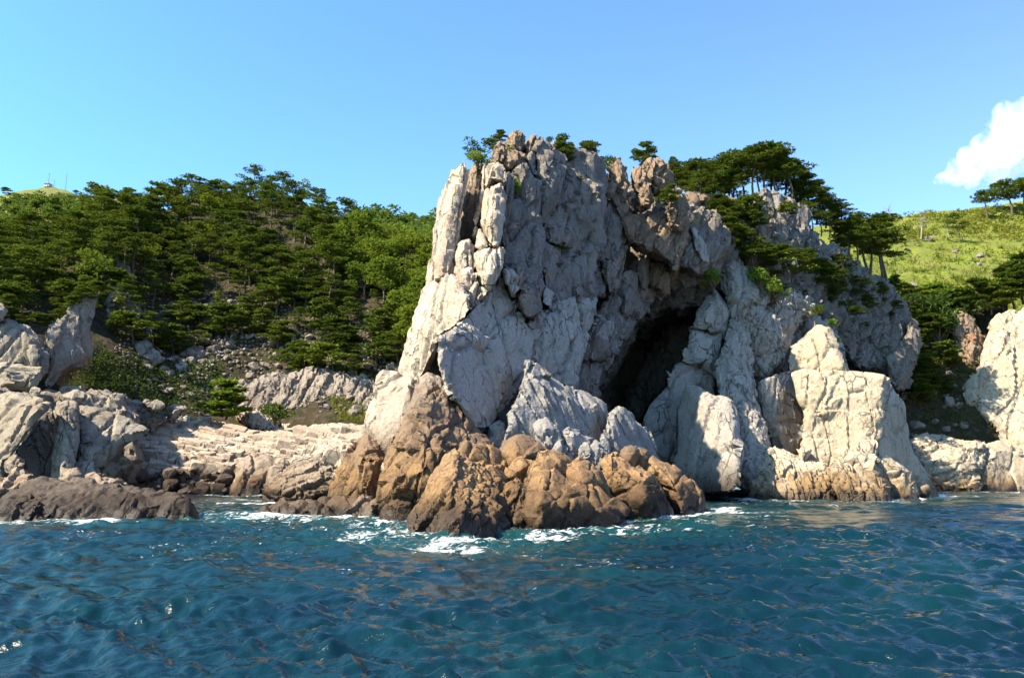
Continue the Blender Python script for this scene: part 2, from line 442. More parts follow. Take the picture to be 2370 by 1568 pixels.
def rock_mat(name, c1, c2, c3, rust=None, rust_z=(0, 0), black_z=1.0, brown=None, brown_z=(0, 0), streak=.35, rustpatch=.0, lichen=.0, crack=.75):
    """granite: two main tones, grey weathering, rain streaks, tide-zone stains by height above the sea"""
    m = NT(name)
    c1, c2, c3 = (tuple(.64 * v for v in c) for c in (c1, c2, c3))
    rust = rust and tuple(.66 * v for v in rust)
    brown = brown and tuple(.70 * v for v in brown)
    p = m.pos()
    big = m.noise(p, .16, 4, .6)
    med = m.noise(p, .9, 5, .68)
    fine = m.noise(p, 6.0, 5, .75)
    st = m.noise(m.stretch(p, (1.3, 1.3, .16)), 1.0, 5, .6)
    col = m.mix(m.ramp(big, .38, .62), c1, c2)
    col = m.mix(m.ramp(med, .42, .66), col, c3)
    col = m.mix(m.ramp(st, .52, .70, 0, streak), col, tuple(.32 * x for x in c3))
    if rustpatch > 0:
        rp = m.noise(p, .35, 5, .6, 1.0)
        col = m.mix(m.ramp(rp, .58, .72, 0, rustpatch), col, (.36, .16, .075))
    if lichen > 0:
        li = m.noise(p, .55, 6, .7)
        col = m.mix(m.ramp(li, .60, .70, 0, lichen), col, (.16, .17, .06))
    z = m.n('ShaderNodeSeparateXYZ', {0: p}).outputs[2]
    wob = m.math('ADD', m.math('MULTIPLY', m.math('SUBTRACT', big, .5), 9.0), m.math('MULTIPLY', m.math('SUBTRACT', med, .5), 3.0))
    wob = m.math('ADD', wob, m.math('MULTIPLY', m.math('SUBTRACT', st, .5), 4.0))
    zz = m.math('ADD', z, wob)
    if brown:
        col = m.mix(m.ramp(zz, brown_z[0], brown_z[1], .95, 0), col, brown)
    if rust:
        rr = m.mix(m.ramp(med, .36, .60), rust, (.34 * rust[0], .30 * rust[1], .32 * rust[2]))
        col = m.mix(m.ramp(zz, rust_z[0], rust_z[1], .84, 0), col, rr)
    if black_z > 0:
        zb = m.math('ADD', z, m.math('MULTIPLY', wob, .35))
        col = m.mix(m.ramp(zb, black_z * .35, black_z * 1.3, .9, 0), col, (.017, .011, .008))
    sp = m.n('ShaderNodeMapRange', {0: fine, 1: .30, 2: .70, 3: .70, 4: 1.30}, clamp=True).outputs[0]
    spc = m.n('ShaderNodeCombineColor', {0: sp, 1: sp, 2: sp}).outputs[0]
    col = m.mix(1.0, col, spc, 'MULTIPLY')
    sp2 = m.n('ShaderNodeMapRange', {0: med, 1: .30, 2: .70, 3: .78, 4: 1.22}, clamp=True).outputs[0]
    col = m.mix(1.0, col, m.n('ShaderNodeCombineColor', {0: sp2, 1: sp2, 2: sp2}).outputs[0], 'MULTIPLY')
    # joints: long thin warped cracks in two sizes, broken up in patches, with dirt in them
    wv = m.n('ShaderNodeTexNoise', {'Vector': p, 'Scale': .5, 'Detail': 3}).outputs[1]
    pw = m.n('ShaderNodeVectorMath', {0: p, 1: m.n('ShaderNodeVectorMath', {0: wv, 1: (1.6, 1.6, 1.6)}, operation='MULTIPLY').outputs[0]}, operation='ADD').outputs[0]
    def joint(sc, rot, wd):
        e = m.n('ShaderNodeTexVoronoi', {'Vector': m.stretch(pw, (1, 1, .38), rot), 'Scale': sc}, feature='DISTANCE_TO_EDGE').outputs[0]
        return m.ramp(e, wd * .3, wd, 0, 1)
    j1 = m.math('MAXIMUM', joint(.42, (.2, .42, .3), .022), m.ramp(big, .46, .54))
    j2 = m.math('MAXIMUM', joint(1.15, (-.3, .3, .8), .045), m.ramp(med, .38, .48))
    crk = m.math('MULTIPLY', j1, j2)
    col = m.mix(m.ramp(crk, 0, 1, crack, 0), col, tuple(.28 * x for x in c3))
    m.set(m.b.inputs['Base Color'], col)
    m.set(m.b.inputs['Roughness'], m.ramp(z, .1, 1.2, .35, .9))
    m.b.inputs['Specular IOR Level'].default_value = .25
    mid = m.noise(p, 2.4, 4, .68)
    crk = m.math('MAXIMUM', crk, m.ramp(big, .45, .6))
    b1 = m.bump(crk, .22, crack)
    b2 = m.bump(mid, .22, .7, b1)
    b3 = m.bump(fine, .05, .8, b2)
    m.set(m.b.inputs['Normal'], b3)
    return m.m
M = {}
PALE, PINK, GREY = (.62, .51, .385), (.56, .41, .30), (.32, .285, .25)
M['pale'] = rock_mat('pale_granite', PALE, PINK, (.45, .38, .31), black_z=0, rustpatch=.35, crack=.6)
M['foot'] = rock_mat('pale_granite_stained_foot', (.56, .48, .39), (.48, .38, .29), (.36, .30, .245), rust=(.30, .165, .06), rust_z=(1.0, 2.6), black_z=1.4, brown=(.16, .105, .068), brown_z=(4.6, 6.8), crack=.5)
M['wall'] = rock_mat('weathered_granite', (.36, .325, .29), (.265, .215, .172), (.17, .148, .13), black_z=0, rustpatch=.5, lichen=.15, streak=.5)
M['crag'] = rock_mat('tan_granite', (.40, .29, .195), (.28, .19, .125), (.19, .14, .105), black_z=0, rustpatch=.5, lichen=.25)
M['slab'] = rock_mat('bleached_granite', (.54, .485, .42), (.45, .39, .33), (.33, .295, .26), black_z=0, rustpatch=.1, streak=.25)
M['grey'] = rock_mat('grey_granite', crack=.45, c1=(.42, .395, .37), c2=(.33, .31, .29), c3=(.22, .205, .195), black_z=3.4, streak=.3)
M['brown'] = rock_mat('spray_stained_granite', crack=.45, c1=(.46, .40, .34), c2=(.34, .28, .23), c3=(.25, .20, .165), rust=(.40, .24, .10), rust_z=(2.6, 5.4), black_z=1.7, brown=(.185, .120, .075), brown_z=(7.2, 10.0), streak=.4)
M['orange'] = rock_mat('rust_stained_granite', crack=.8, c1=(.44, .34, .24), c2=(.36, .24, .14), c3=(.26, .17, .10), rust=(.46, .275, .115), rust_z=(2.8, 6.0), black_z=2.1, streak=.3)
M['warm'] = rock_mat('cream_granite', (.62, .53, .40), (.55, .44, .30), (.43, .35, .26), rust=(.34, .20, .07), rust_z=(1.0, 3.2), black_z=.9, streak=.3, rustpatch=.3)
M['butt'] = rock_mat('buttress_granite', (.52, .47, .41), (.44, .385, .325), (.30, .27, .24), black_z=3.0, lichen=.15, streak=.3)
M['dark'] = rock_mat('dark_shore_granite', crack=.45, c1=(.25, .20, .155), c2=(.17, .132, .10), c3=(.11, .086, .068), rust=(.13, .08, .04), rust_z=(.8, 2.4), black_z=2.3, streak=.5)
M['shore'] = rock_mat('brown_shore_granite', crack=.45, c1=(.44, .36, .28), c2=(.34, .26, .19), c3=(.26, .20, .15), rust=(.26, .145, .055), rust_z=(.8, 3.0), black_z=1.3, streak=.4)
M['left'] = rock_mat('ledge_granite', (.42, .375, .31), (.34, .275, .20), (.23, .195, .155), black_z=2.0, streak=.4, lichen=.1)
M['shelf'] = rock_mat('bedded_granite', (.66, .56, .44), (.58, .44, .33), (.44, .35, .27), rust=(.20, .13, .075), rust_z=(.8, 3.0), black_z=1.2, streak=.1)
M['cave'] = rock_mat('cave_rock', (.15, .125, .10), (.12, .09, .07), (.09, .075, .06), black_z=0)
# ------------------------------------------------------------------ the cliff
cliff = tag(empty('cliff', (0, 70, 0)), 'tall pale granite sea cliff with a dark cave', kind='structure')
CL = cliff
def part(name, view, pts, Y, thick=4, bulge=.8, Rm=1.6, style='slab', mat='pale', **kw):
    o = rock(name, view, pts, Y, thick, bulge, Rm, style, M[mat], None, **kw)
    o.parent = CL
    o.matrix_parent_inverse = Matrix.Translation(-CL.location)
    return o
# body of the fin and of the wall behind its facing slabs
part('rock_core', 'F', [(1085, 385), (1130, 365), (1165, 375), (1200, 320), (1225, 320), (1290, 335), (1370, 355), (1390, 375), (1392, 450), (1380, 600), (1345, 760), (1330, 900), (1300, 1000), (1270, 1130), (960, 1130), (960, 900), (945, 860), (985, 700), (1020, 560), (1050, 440)], (70, 1.2, -.8), thick=12, bulge=1.5, Rm=4, style='core', mat='wall', vox=.35)
part('rock_core', 'F', [(1300, 380), (1420, 400), (1560, 440), (1690, 520), (1700, 580), (1650, 650), (1560, 660), (1480, 720), (1400, 830), (1370, 900), (1365, 1130), (1250, 1130), (1260, 880), (1270, 600)], (86, 2.0, -.5), thick=30, bulge=1.0, Rm=3, style='core', mat='wall', vox=.35)
part('rock_core', 'F', [(1235, 440), (1400, 425), (1560, 445), (1700, 480), (1850, 490), (1950, 610), (2040, 760), (2050, 960), (2040, 1120), (1240, 1130), (1200, 900)], (114, 0, -.5), thick=30, bulge=2, Rm=5, style='core', mat='wall', vox=.6)
# left finger and the pillars beside it
part('rock_pillar', 'A', [(655, 350), (690, 385), (692, 430), (662, 620), (628, 800), (612, 940), (588, 1090), (570, 1205), (480, 1240), (345, 1320), (375, 1180), (400, 1080), (430, 900), (445, 780), (460, 640), (480, 575), (520, 510), (565, 485), (580, 420), (620, 375)], (62.3, -1.4, -.8), thick=7, bulge=1.5, Rm=2.0, style='pillar', vox=.15, grow=-.04)
part('rock_pillar', 'A', [(700, 400), (745, 335), (785, 345), (800, 370), (775, 620), (740, 760), (730, 950), (690, 950), (600, 960), (620, 800), (655, 620), (690, 430)], (67.6, 0, -.5), thick=4, bulge=.5, style='pillar', mat='crag', vox=.18, grow=-.04)
part('rock_sliver', 'A', [(797, 362), (822, 372), (817, 480), (797, 620), (772, 740), (748, 900), (720, 930), (735, 760), (776, 600)], (63.2, 0, -.5), thick=4, bulge=.4, Rm=.5, style='pillar', vox=.15, grow=-.04)
part('rock_pillar', 'A', [(825, 400), (850, 362), (895, 352), (930, 375), (968, 430), (966, 520), (940, 500), (880, 500), (850, 525), (808, 560), (815, 450)], (61.8, -1, -.8), thick=5, bulge=.8, Rm=1.2, style='pillar', vox=.15, grow=-.04)
part('rock_pillar', 'A', [(806, 545), (850, 522), (880, 500), (940, 497), (960, 530), (960, 640), (955, 760), (940, 900), (930, 962), (880, 988), (830, 980), (800, 880), (775, 790), (785, 680)], (61.0, -1, -.8), thick=5, bulge=1.1, Rm=1.4, style='pillar', vox=.15, grow=-.04)
part('rock_wedge', 'A', [(748, 985), (752, 900), (770, 845), (800, 890), (836, 985), (790, 1003)], (61.2, -1, -.8), thick=4, bulge=.5, Rm=.7, style='pillar', vox=.14)
part('rock_block', 'A', [(742, 1035), (770, 1004), (850, 993), (930, 985), (944, 1030), (940, 1150), (915, 1200), (880, 1265), (800, 1275), (768, 1240), (752, 1160), (740, 1085)], (60.0, -.6, -.9), thick=5, bulge=1.0, Rm=1.2, style='pillar', vox=.15)
part('rock_block', 'A', [(600, 990), (640, 945), (702, 930), (738, 985), (742, 1060), (736, 1150), (700, 1180), (620, 1190), (575, 1190), (590, 1080)], (61.2, -.5, -1.4), thick=4, bulge=.8, Rm=1.2, style='pillar', vox=.15)
part('rock_slab', 'A', [(580, 1180), (620, 1145), (700, 1143), (760, 1165), (777, 1240), (735, 1310), (718, 1445), (690, 1390), (640, 1300), (600, 1225)], (59.8, -1.2, -1.2), thick=4, bulge=.6, Rm=.9, style='pillar', vox=.15)
part('rock_wedge', 'A', [(735, 1315), (765, 1265), (805, 1290), (872, 1268), (862, 1305), (805, 1360), (718, 1450), (728, 1380)], (59.6, -1, -1.2), thick=3, bulge=.5, Rm=.7, style='pillar', vox=.15)
part('rock_face', 'A', [(345, 1312), (420, 1262), (470, 1262), (500, 1190), (545, 1178), (600, 1225), (660, 1310), (716, 1445), (600, 1567), (560, 220, 'B'), (490, 390, 'B'), (430, 510, 'B'), (300, 475, 'B'), (312, 390, 'B'), (345, 265, 'B'), (385, 120, 'B'), (300, 1440)], (59.8, -4.2, -1.2), thick=6, bulge=.7, Rm=1.5, style='pillar', vox=.16,
     inner=[(540, 1195, -.6), (500, 1350, -.2), (600, 1300, -.9)])
part('rock_face', 'A', [(470, 1262), (500, 1190), (545, 1180), (605, 1235), (660, 1320), (712, 1440), (640, 1510), (520, 1520), (470, 1400)], (58.6, -3.5, -1.3), thick=4, bulge=.7, Rm=1.2, style='slab', vox=.16)
# big triangular slab and the slab in front of it
part('rock_slab', 'A', [(930, 1208), (962, 1275), (1005, 1385), (1060, 1470), (1115, 1555), (1155, 210, 'B'), (1155, 290, 'B'), (1118, 370, 'B'), (1088, 500, 'B'), (1050, 575, 'B'), (1000, 650, 'B'), (935, 720, 'B'), (880, 640, 'B'), (700, 420, 'B'), (600, 260, 'B'), (600, 1567), (720, 1445), (800, 1360), (875, 1280)], (59.4, 4.0, -1.1), thick=5, bulge=.5, Rm=.8, style='slab', mat='slab', vox=.16)
part('rock_slab', 'B', [(545, 300), (565, 215), (650, 160), (720, 132), (800, 190), (822, 235), (880, 252), (895, 290), (905, 360), (922, 480), (938, 600), (938, 690), (905, 765), (862, 803), (790, 803), (750, 720), (640, 620), (590, 520), (560, 420)], (54.8, 4.6, -1.2), thick=5, bulge=.55, Rm=.9, style='slab', mat='slab', vox=.14, inner=[(700, 250, -.5), (780, 240, -.3)])
# wall: strips right of the pillars
part('rock_strip', 'A', [(962, 450), (985, 430), (1002, 450), (1004, 640), (1002, 800), (992, 960), (960, 985), (938, 960), (952, 760)], (64.2, 4, -.5), thick=4, bulge=.3, Rm=.6, style='pillar', mat='wall', vox=.16)
part('rock_slab', 'A', [(1000, 480), (1040, 430), (1082, 382), (1112, 372), (1152, 420), (1182, 500), (1218, 600), (1228, 750), (1238, 840), (1180, 805), (1100, 745), (1060, 665), (1005, 600)], (67.4, 3.0, -.6), thick=5, bulge=.7, Rm=1.0, style='wall', mat='wall', vox=.16)
part('rock_face', 'A', [(990, 660), (1060, 662), (1125, 705), (1242, 842), (1250, 950), (1225, 1010), (1240, 1100), (1255, 1200), (1245, 1290), (1205, 1340), (1215, 1490), (1110, 1500), (1040, 1360), (965, 1160), (940, 1100), (955, 985), (995, 950)], (64.6, 3.0, -.8), thick=5, bulge=.7, Rm=1.2, style='wall', mat='wall', vox=.18)
part('rock_block', 'A', [(950, 1160), (968, 1140), (1002, 1145), (1042, 1200), (1062, 1270), (1060, 1302), (1012, 1335), (980, 1270)], (60.8, 3.2, -1), thick=3, bulge=.5, Rm=.7, style='slab', mat='slab', vox=.14)
part('rock_block', 'A', [(1040, 1130), (1120, 1120), (1150, 1200), (1190, 1290), (1215, 1360), (1220, 1480), (1160, 1500), (1100, 1480), (1070, 1330), (1050, 1220)], (62.3, 3.2, -1), thick=3, bulge=.5, Rm=.9, style='wall', mat='wall', vox=.16)
# summit crags of the fin
part('crag', 'A', [(980, 175), (1020, 137), (1050, 125), (1072, 114), (1100, 150), (1104, 215), (1090, 285), (1030, 280), (985, 225)], (69.5, 1, -.8), thick=4, bulge=.7, Rm=.9, style='crag', mat='crag', vox=.16)
part('crag', 'A', [(1092, 290), (1112, 220), (1140, 185), (1170, 145), (1190, 180), (1192, 260), (1172, 320), (1120, 330)], (70.2, 1, -.8), thick=3, bulge=.6, Rm=.9, style='crag', mat='crag', vox=.16)
part('crag', 'A', [(855, 320), (892, 250), (932, 213), (1000, 232), (1062, 272), (1115, 300), (1130, 350), (1080, 390), (1000, 410), (940, 385), (870, 365)], (67.6, 1, -1.5), thick=5, bulge=.8, Rm=1.0, style='crag', mat='crag', vox=.16)
part('crag', 'A', [(1100, 330), (1150, 290), (1180, 300), (1195, 360), (1190, 470), (1160, 430), (1110, 380)], (68.8, 2, -1), thick=4, bulge=.5, style='crag', mat='wall', vox=.18)
# upper wall
part('rock_face', 'A', [(1185, 195), (1215, 188), (1262, 200), (1332, 240), (1382, 290), (1402, 380), (1402, 470), (1372, 560), (1292, 695), (1232, 835), (1222, 560), (1184, 470), (1190, 330)], (70.0, 3.0, -.8), thick=5, bulge=.8, Rm=1.4, style='wall', mat='wall', vox=.16)
part('rock_face', 'A', [(1400, 480), (1440, 340), (1492, 290), (1550, 275), (1600, 290), (1642, 292), (1692, 320), (1712, 480), (1702, 680), (1672, 860), (1642, 950), (1562, 1000), (1430, 1010), (1290, 960), (1240, 860), (1300, 690), (1380, 560)], (74.0, 6.0, -1.2), thick=5, bulge=.8, Rm=1.8, style='flat', mat='wall', vox=.16)
part('rock_face', 'A', [(1240, 860), (1290, 950), (1430, 1005), (1565, 1000), (1605, 1150), (1605, 1300), (1640, 1420), (1565, 1567), (1400, 1567), (1250, 1400), (1250, 1200), (1240, 1000)], (71.0, 5.0, -1.0), thick=5, bulge=.8, Rm=1.5, style='flat', mat='wall', vox=.16)
part('rock_face', 'B', [(1100, 140), (1200, 60), (1330, -10), (1540, -10), (1545, 60), (1495, 180), (1455, 330), (1445, 420), (1420, 540), (1340, 540), (1250, 500), (1118, 390), (1158, 280), (1152, 200)], (67.6, 5.0, -1.2), thick=5, bulge=.7, Rm=1.4, style='wall', mat='slab', vox=.18)
part('rock_flake', 'A', [(1465, 1330), (1500, 1240), (1545, 1330), (1560, 1420), (1500, 1410)], (70.5, 4, -1), thick=2, bulge=.4, Rm=.6, style='slab', mat='wall', vox=.16)
part('rock_flake', 'A', [(1240, 1250), (1330, 1330), (1380, 1440), (1370, 1500), (1300, 1460), (1230, 1400)], (67.6, 5, -1), thick=2, bulge=.4, Rm=.8, style='slab', mat='slab', vox=.16)
# right-hand crags over the cave
part('crag', 'A', [(1712, 415), (1740, 350), (1790, 335), (1826, 335), (1822, 400), (1852, 420), (1862, 530), (1862, 600), (1822, 665), (1790, 610), (1740, 510)], (80.5, -1, -.8), thick=5, bulge=.8, Rm=1.0, style='crag', mat='crag', vox=.16)
part('crag', 'A', [(1888, 425), (1905, 385), (1950, 400), (2000, 480), (2052, 560), (2032, 640), (1990, 685), (1930, 610), (1910, 500)], (80.8, -2, -.8), thick=4, bulge=.8, Rm=1.0, style='crag', mat='crag', vox=.16)
part('crag', 'A', [(1960, 405), (2020, 340), (2082, 338), (2130, 380), (2182, 400), (2192, 480), (2150, 570), (2066, 590), (2050, 560), (2000, 490)], (82.2, 2, -.8), thick=5, bulge=.7, Rm=1.0, style='crag', mat='crag', inner=[(2060, 470, -1.0)], vox=.16)
part('crag', 'C', [(450, 640), (475, 560), (490, 520), (540, 440), (600, 480), (610, 620), (600, 700), (560, 740), (500, 700)], (81.0, 1, -.8), thick=4, bulge=.8, Rm=1.0, style='crag', mat='crag')
part('rock_face', 'A', [(1705, 470), (1740, 515), (1830, 650), (1900, 745), (2120, 755), (2200, 700), (2240, 830), (2180, 1040), (2120, 1060), (2000, 1000), (1900, 955), (1850, 900), (1800, 740), (1715, 640)], (81.2, 3.0, -1.0), thick=6, bulge=.9, Rm=1.5, style='wall', mat='crag', vox=.16)
part('rock_face', 'C', [(520, 500), (600, 600), (640, 680), (610, 760), (580, 840), (545, 960), (525, 1005), (470, 930), (360, 850), (440, 640)], (82.0, 3.0, -.5), thick=6, bulge=.7, Rm=1.2, style='wall', mat='crag')
part('rock_wedge', 'A', [(1638, 955), (1672, 860), (1702, 690), (1742, 620), (1802, 725), (1852, 905), (1902, 962), (1842, 1050), (1822, 1200), (1752, 1315), (1692, 1185), (1680, 1060), (1640, 1100), (1600, 1020), (1575, 985)], (79.2, 5.0, -.5), thick=5, bulge=.8, Rm=1.3, style='wall', mat='wall', vox=.16)
part('rock_face', 'A', [(1530, 960), (1660, 950), (1730, 1100), (1730, 1260), (1670, 1350), (1590, 1330), (1560, 1150)], (78.2, 5, -.5), thick=5, bulge=.5, Rm=1, style='wall', mat='wall', vox=.16)
part('rock_flake', 'A', [(1675, 1170), (1700, 1060), (1742, 1120), (1790, 1180), (1822, 1165), (1752, 1320), (1705, 1260)], (78.6, 4.0, .5), thick=3, bulge=.5, Rm=.8, style='slab', mat='wall', vox=.16)
part('rock_wedge', 'H', [(438, 200), (470, 165), (540, 175), (560, 260), (545, 330), (556, 400), (540, 470), (490, 540), (440, 580), (410, 520), (370, 400), (340, 350), (440, 270)], (82.6, 2.0, .5), thick=4, bulge=.6, Rm=.9, style='slab', mat='wall', vox=.16)
part('rock_wedge', 'H', [(560, 160), (590, 60), (650, 60), (665, 200), (655, 320), (600, 345), (575, 260)], (84.0, 2, .5), thick=4, bulge=.6, Rm=.8, style='slab', mat='wall', vox=.16)
part('rock_wedge', 'H', [(665, 90), (750, 120), (830, 200), (880, 290), (830, 330), (800, 390), (760, 330), (735, 355), (690, 300), (662, 240)], (86.0, 2, .5), thick=4, bulge=.6, Rm=.8, style='wall', mat='crag', vox=.16)
part('rock_slab', 'H', [(40, 920), (140, 720), (250, 500), (340, 360), (400, 480), (430, 590), (520, 600), (540, 660), (440, 800), (400, 760), (340, 830), (280, 930), (200, 960), (130, 980), (60, 980)], (81.0, 5.0, -.5), thick=5, bulge=.7, Rm=1.0, style='wall', mat='wall', vox=.16)
part('rock_flake', 'H', [(140, 780), (240, 560), (270, 620), (330, 640), (395, 735), (290, 755), (260, 880), (150, 970), (90, 900)], (79.6, 4.0, -.5), thick=3, bulge=.5, Rm=.8, style='slab', mat='slab', vox=.18)
part('rock_block', 'H', [(0, 1000), (60, 950), (140, 985), (230, 1000), (240, 1130), (205, 1210), (195, 1340), (100, 1300), (0, 1260)], (80.0, 5.0, -.5), thick=4, bulge=.5, Rm=.9, style='crag', mat='wall', vox=.16)
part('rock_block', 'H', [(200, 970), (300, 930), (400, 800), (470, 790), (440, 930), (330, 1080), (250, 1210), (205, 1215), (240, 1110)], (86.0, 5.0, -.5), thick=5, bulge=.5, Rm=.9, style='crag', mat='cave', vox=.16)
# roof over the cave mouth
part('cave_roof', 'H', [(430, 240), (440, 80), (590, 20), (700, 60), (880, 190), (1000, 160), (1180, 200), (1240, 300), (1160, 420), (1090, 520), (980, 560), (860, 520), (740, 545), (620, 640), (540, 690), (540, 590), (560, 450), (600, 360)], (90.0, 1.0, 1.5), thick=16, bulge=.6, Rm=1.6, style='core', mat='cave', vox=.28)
part('rock_face', 'C', [(545, 960), (580, 835), (612, 720), (640, 680), (700, 555), (762, 590), (832, 640), (892, 720), (902, 790), (882, 865), (822, 925), (772, 965), (700, 1040), (620, 1005)], (86.5, 3.0, -.5), thick=8, bulge=.9, Rm=1.4, style='wall', mat='wall')
part('rock_slab', 'C', [(640, 700), (700, 720), (750, 860), (775, 950), (720, 960), (665, 860), (640, 780)], (85.2, 4.0, -.5), thick=3, bulge=.4, Rm=.7, style='slab', mat='slab')
# cave interior: left wall, right ramp and back
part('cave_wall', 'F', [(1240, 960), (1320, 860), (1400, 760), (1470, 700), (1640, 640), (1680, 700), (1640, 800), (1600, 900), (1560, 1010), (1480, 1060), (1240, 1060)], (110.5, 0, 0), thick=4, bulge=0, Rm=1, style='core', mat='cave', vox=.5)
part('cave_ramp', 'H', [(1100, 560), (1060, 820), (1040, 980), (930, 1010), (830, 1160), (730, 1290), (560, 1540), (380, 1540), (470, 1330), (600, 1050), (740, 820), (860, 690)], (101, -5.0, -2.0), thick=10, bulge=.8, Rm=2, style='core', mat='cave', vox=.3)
# right buttress
part('rock_core', 'D', [(500, -150), (640, -260), (800, -150), (1000, -60), (1240, 0), (1330, 270), (1000, 300), (860, 420), (860, 700), (820, 900), (600, 960), (400, 880), (330, 700), (430, 250)], (97, 0, -1.0), thick=12, bulge=1.0, Rm=3, style='core', mat='butt', vox=.35)
part('rock_face', 'C', [(940, 885), (990, 960), (1032, 1025), (1082, 1085), (1145, 1125), (1195, 1190), (1150, 1260), (1120, 1300), (1080, 1350), (930, 1400), (905, 1260), (868, 1180), (850, 1060), (790, 1010), (810, 960), (880, 920)], (92.0, 1.0, -2.2), thick=6, bulge=1.2, Rm=2.0, style='crag', mat='butt', inner=[(940, 960, -1.2), (960, 1150, -1.0)])
part('rock_tower', 'D', [(383, 30), (440, -100), (500, -190), (535, -235), (582, -170), (632, -60), (612, 35), (520, 52), (400, 10)], (90.4, 1.0, -1.5), thick=5, bulge=1.0, Rm=1.4, style='slab', mat='butt', inner=[(500, -90, -.8)])
part('rock_tower', 'D', [(378, 40), (400, 12), (520, 54), (612, 40), (592, 120), (562, 220), (540, 300), (430, 235), (325, 220), (378, 140)], (89.4, 1.0, -1.0), thick=6, bulge=1.0, Rm=1.6, style='slab', mat='butt')
part('rock_face', 'D', [(245, 355), (310, 222), (430, 232), (540, 295), (562, 410), (480, 395), (420, 420), (365, 560), (330, 760), (320, 840), (250, 620), (230, 450)], (88.6, 1.0, -1.0), thick=6, bulge=.8, Rm=1.5, style='slab', mat='butt')
part('rock_face', 'D', [(85, 575), (140, 480), (200, 405), (250, 365), (300, 400), (312, 560), (312, 760), (335, 850), (250, 820), (190, 790), (130, 720)], (87.6, 1.0, -1.0), thick=6, bulge=.8, Rm=1.5, style='slab', mat='butt')
part('rock_face', 'D', [(362, 345), (480, 388), (560, 408), (632, 440), (662, 560), (674, 700), (690, 860), (700, 945), (600, 990), (470, 995), (370, 930), (310, 850), (316, 700), (332, 560), (348, 430)], (76.0, -3.5, -2.0), thick=13, bulge=1.0, Rm=2.0, style='slab', mat='butt', inner=[(500, 480, -.8)], sink=True)
part('rock_face', 'D', [(560, 400), (540, 295), (562, 210), (590, 100), (632, -60), (720, -70), (748, 180), (765, 300), (778, 470), (802, 520), (835, 600), (845, 700), (860, 760), (860, 900), (760, 990), (690, 970), (672, 700), (652, 500)], (84.5, 1.0, -3.4), thick=8, bulge=1.2, Rm=1.8, style='crag', mat='butt', sink=True)
part('rock_face', 'D', [(715, -60), (800, -100), (900, -40), (952, 60), (965, 130), (935, 215), (860, 295), (790, 325), (760, 300), (742, 180)], (91.5, 0, .6), thick=6, bulge=1.2, Rm=1.8, style='crag', mat='butt')
part('rock_face', 'C', [(1130, 1290), (1195, 1200), (1340, 1135), (1402, 1160), (1485, 1235), (1500, 1300), (1420, 1300), (1345, 1400), (1300, 1580), (1180, 1600), (1125, 1450)], (93.5, 0, -1.5), thick=6, bulge=1.0, Rm=1.6, style='crag', mat='butt')
part('rock_face', 'D', [(960, 215), (1000, 120), (1060, 40), (1130, -10), (1180, -5), (1225, 15), (1255, 85), (1295, 165), (1345, 275), (1240, 290), (1130, 290), (985, 285)], (89.6, -1.5, -2.0), thick=6, bulge=.9, Rm=1.6, style='slab', mat='warm')
part('rock_slab', 'D', [(785, 340), (870, 298), (995, 268), (1030, 430), (1090, 560), (1070, 700), (1010, 800), (900, 750), (850, 650), (815, 500)], (88.5, 2, -.3), thick=5, bulge=.4, Rm=1, style='slab', mat='butt')
# blocky headland on the right
part('rock_headland', 'D', [(985, 285), (1060, 262), (1150, 272), (1280, 270), (1450, 285), (1562, 302), (1582, 322), (1572, 362), (1535, 400), (1530, 560), (1510, 690), (1500, 780), (1420, 830), (1250, 850), (1100, 830), (1050, 790), (1056, 690), (1085, 570), (1060, 480), (1015, 400)], (82.0, -1.2, -.8), thick=9, bulge=.6, Rm=.9, style='pillar', mat='warm', vox=.17, inner=[(1240, 560, .7), (1300, 400, .1), (1180, 500, -.3)])
part('rock_headland', 'D', [(1560, 330), (1612, 410), (1652, 450), (1664, 550), (1674, 680), (1725, 800), (1795, 905), (1885, 1005), (1800, 1015), (1700, 940), (1600, 850), (1490, 760), (1510, 690), (1525, 560), (1530, 410)], (85.0, 5.0, -1.0), thick=9, bulge=.4, Rm=.9, style='slab', mat='warm', sink=True)
# towers and dark slope behind, under the pines
part('rock_tower', 'C', [(1075, 480), (1130, 440), (1200, 435), (1252, 470), (1302, 500), (1402, 540), (1442, 600), (1452, 720), (1435, 850), (1400, 880), (1220, 880), (1195, 760), (1175, 690), (1060, 680), (1060, 560), (1098, 505)], (99, 2.0, -.8), thick=10, bulge=1.2, Rm=2.0, style='flat', mat='wall', vox=.25)
part('rock_face', 'C', [(1040, 690), (1178, 685), (1202, 800), (1225, 890), (1260, 1000), (1240, 1110), (1140, 1110), (1000, 980), (990, 900), (1030, 800)], (96.5, 1.0, -.8), thick=8, bulge=1.0, Rm=1.8, style='wall', mat='crag', vox=.25)
part('rock_core', 'C', [(820, 500), (1080, 560), (1060, 700), (1040, 900), (940, 900), (880, 700), (800, 640), (700, 560), (620, 600), (600, 440), (700, 470)], (95, 2.0, -2.0), thick=14, bulge=.8, Rm=2, style='core', mat='crag', vox=.4)
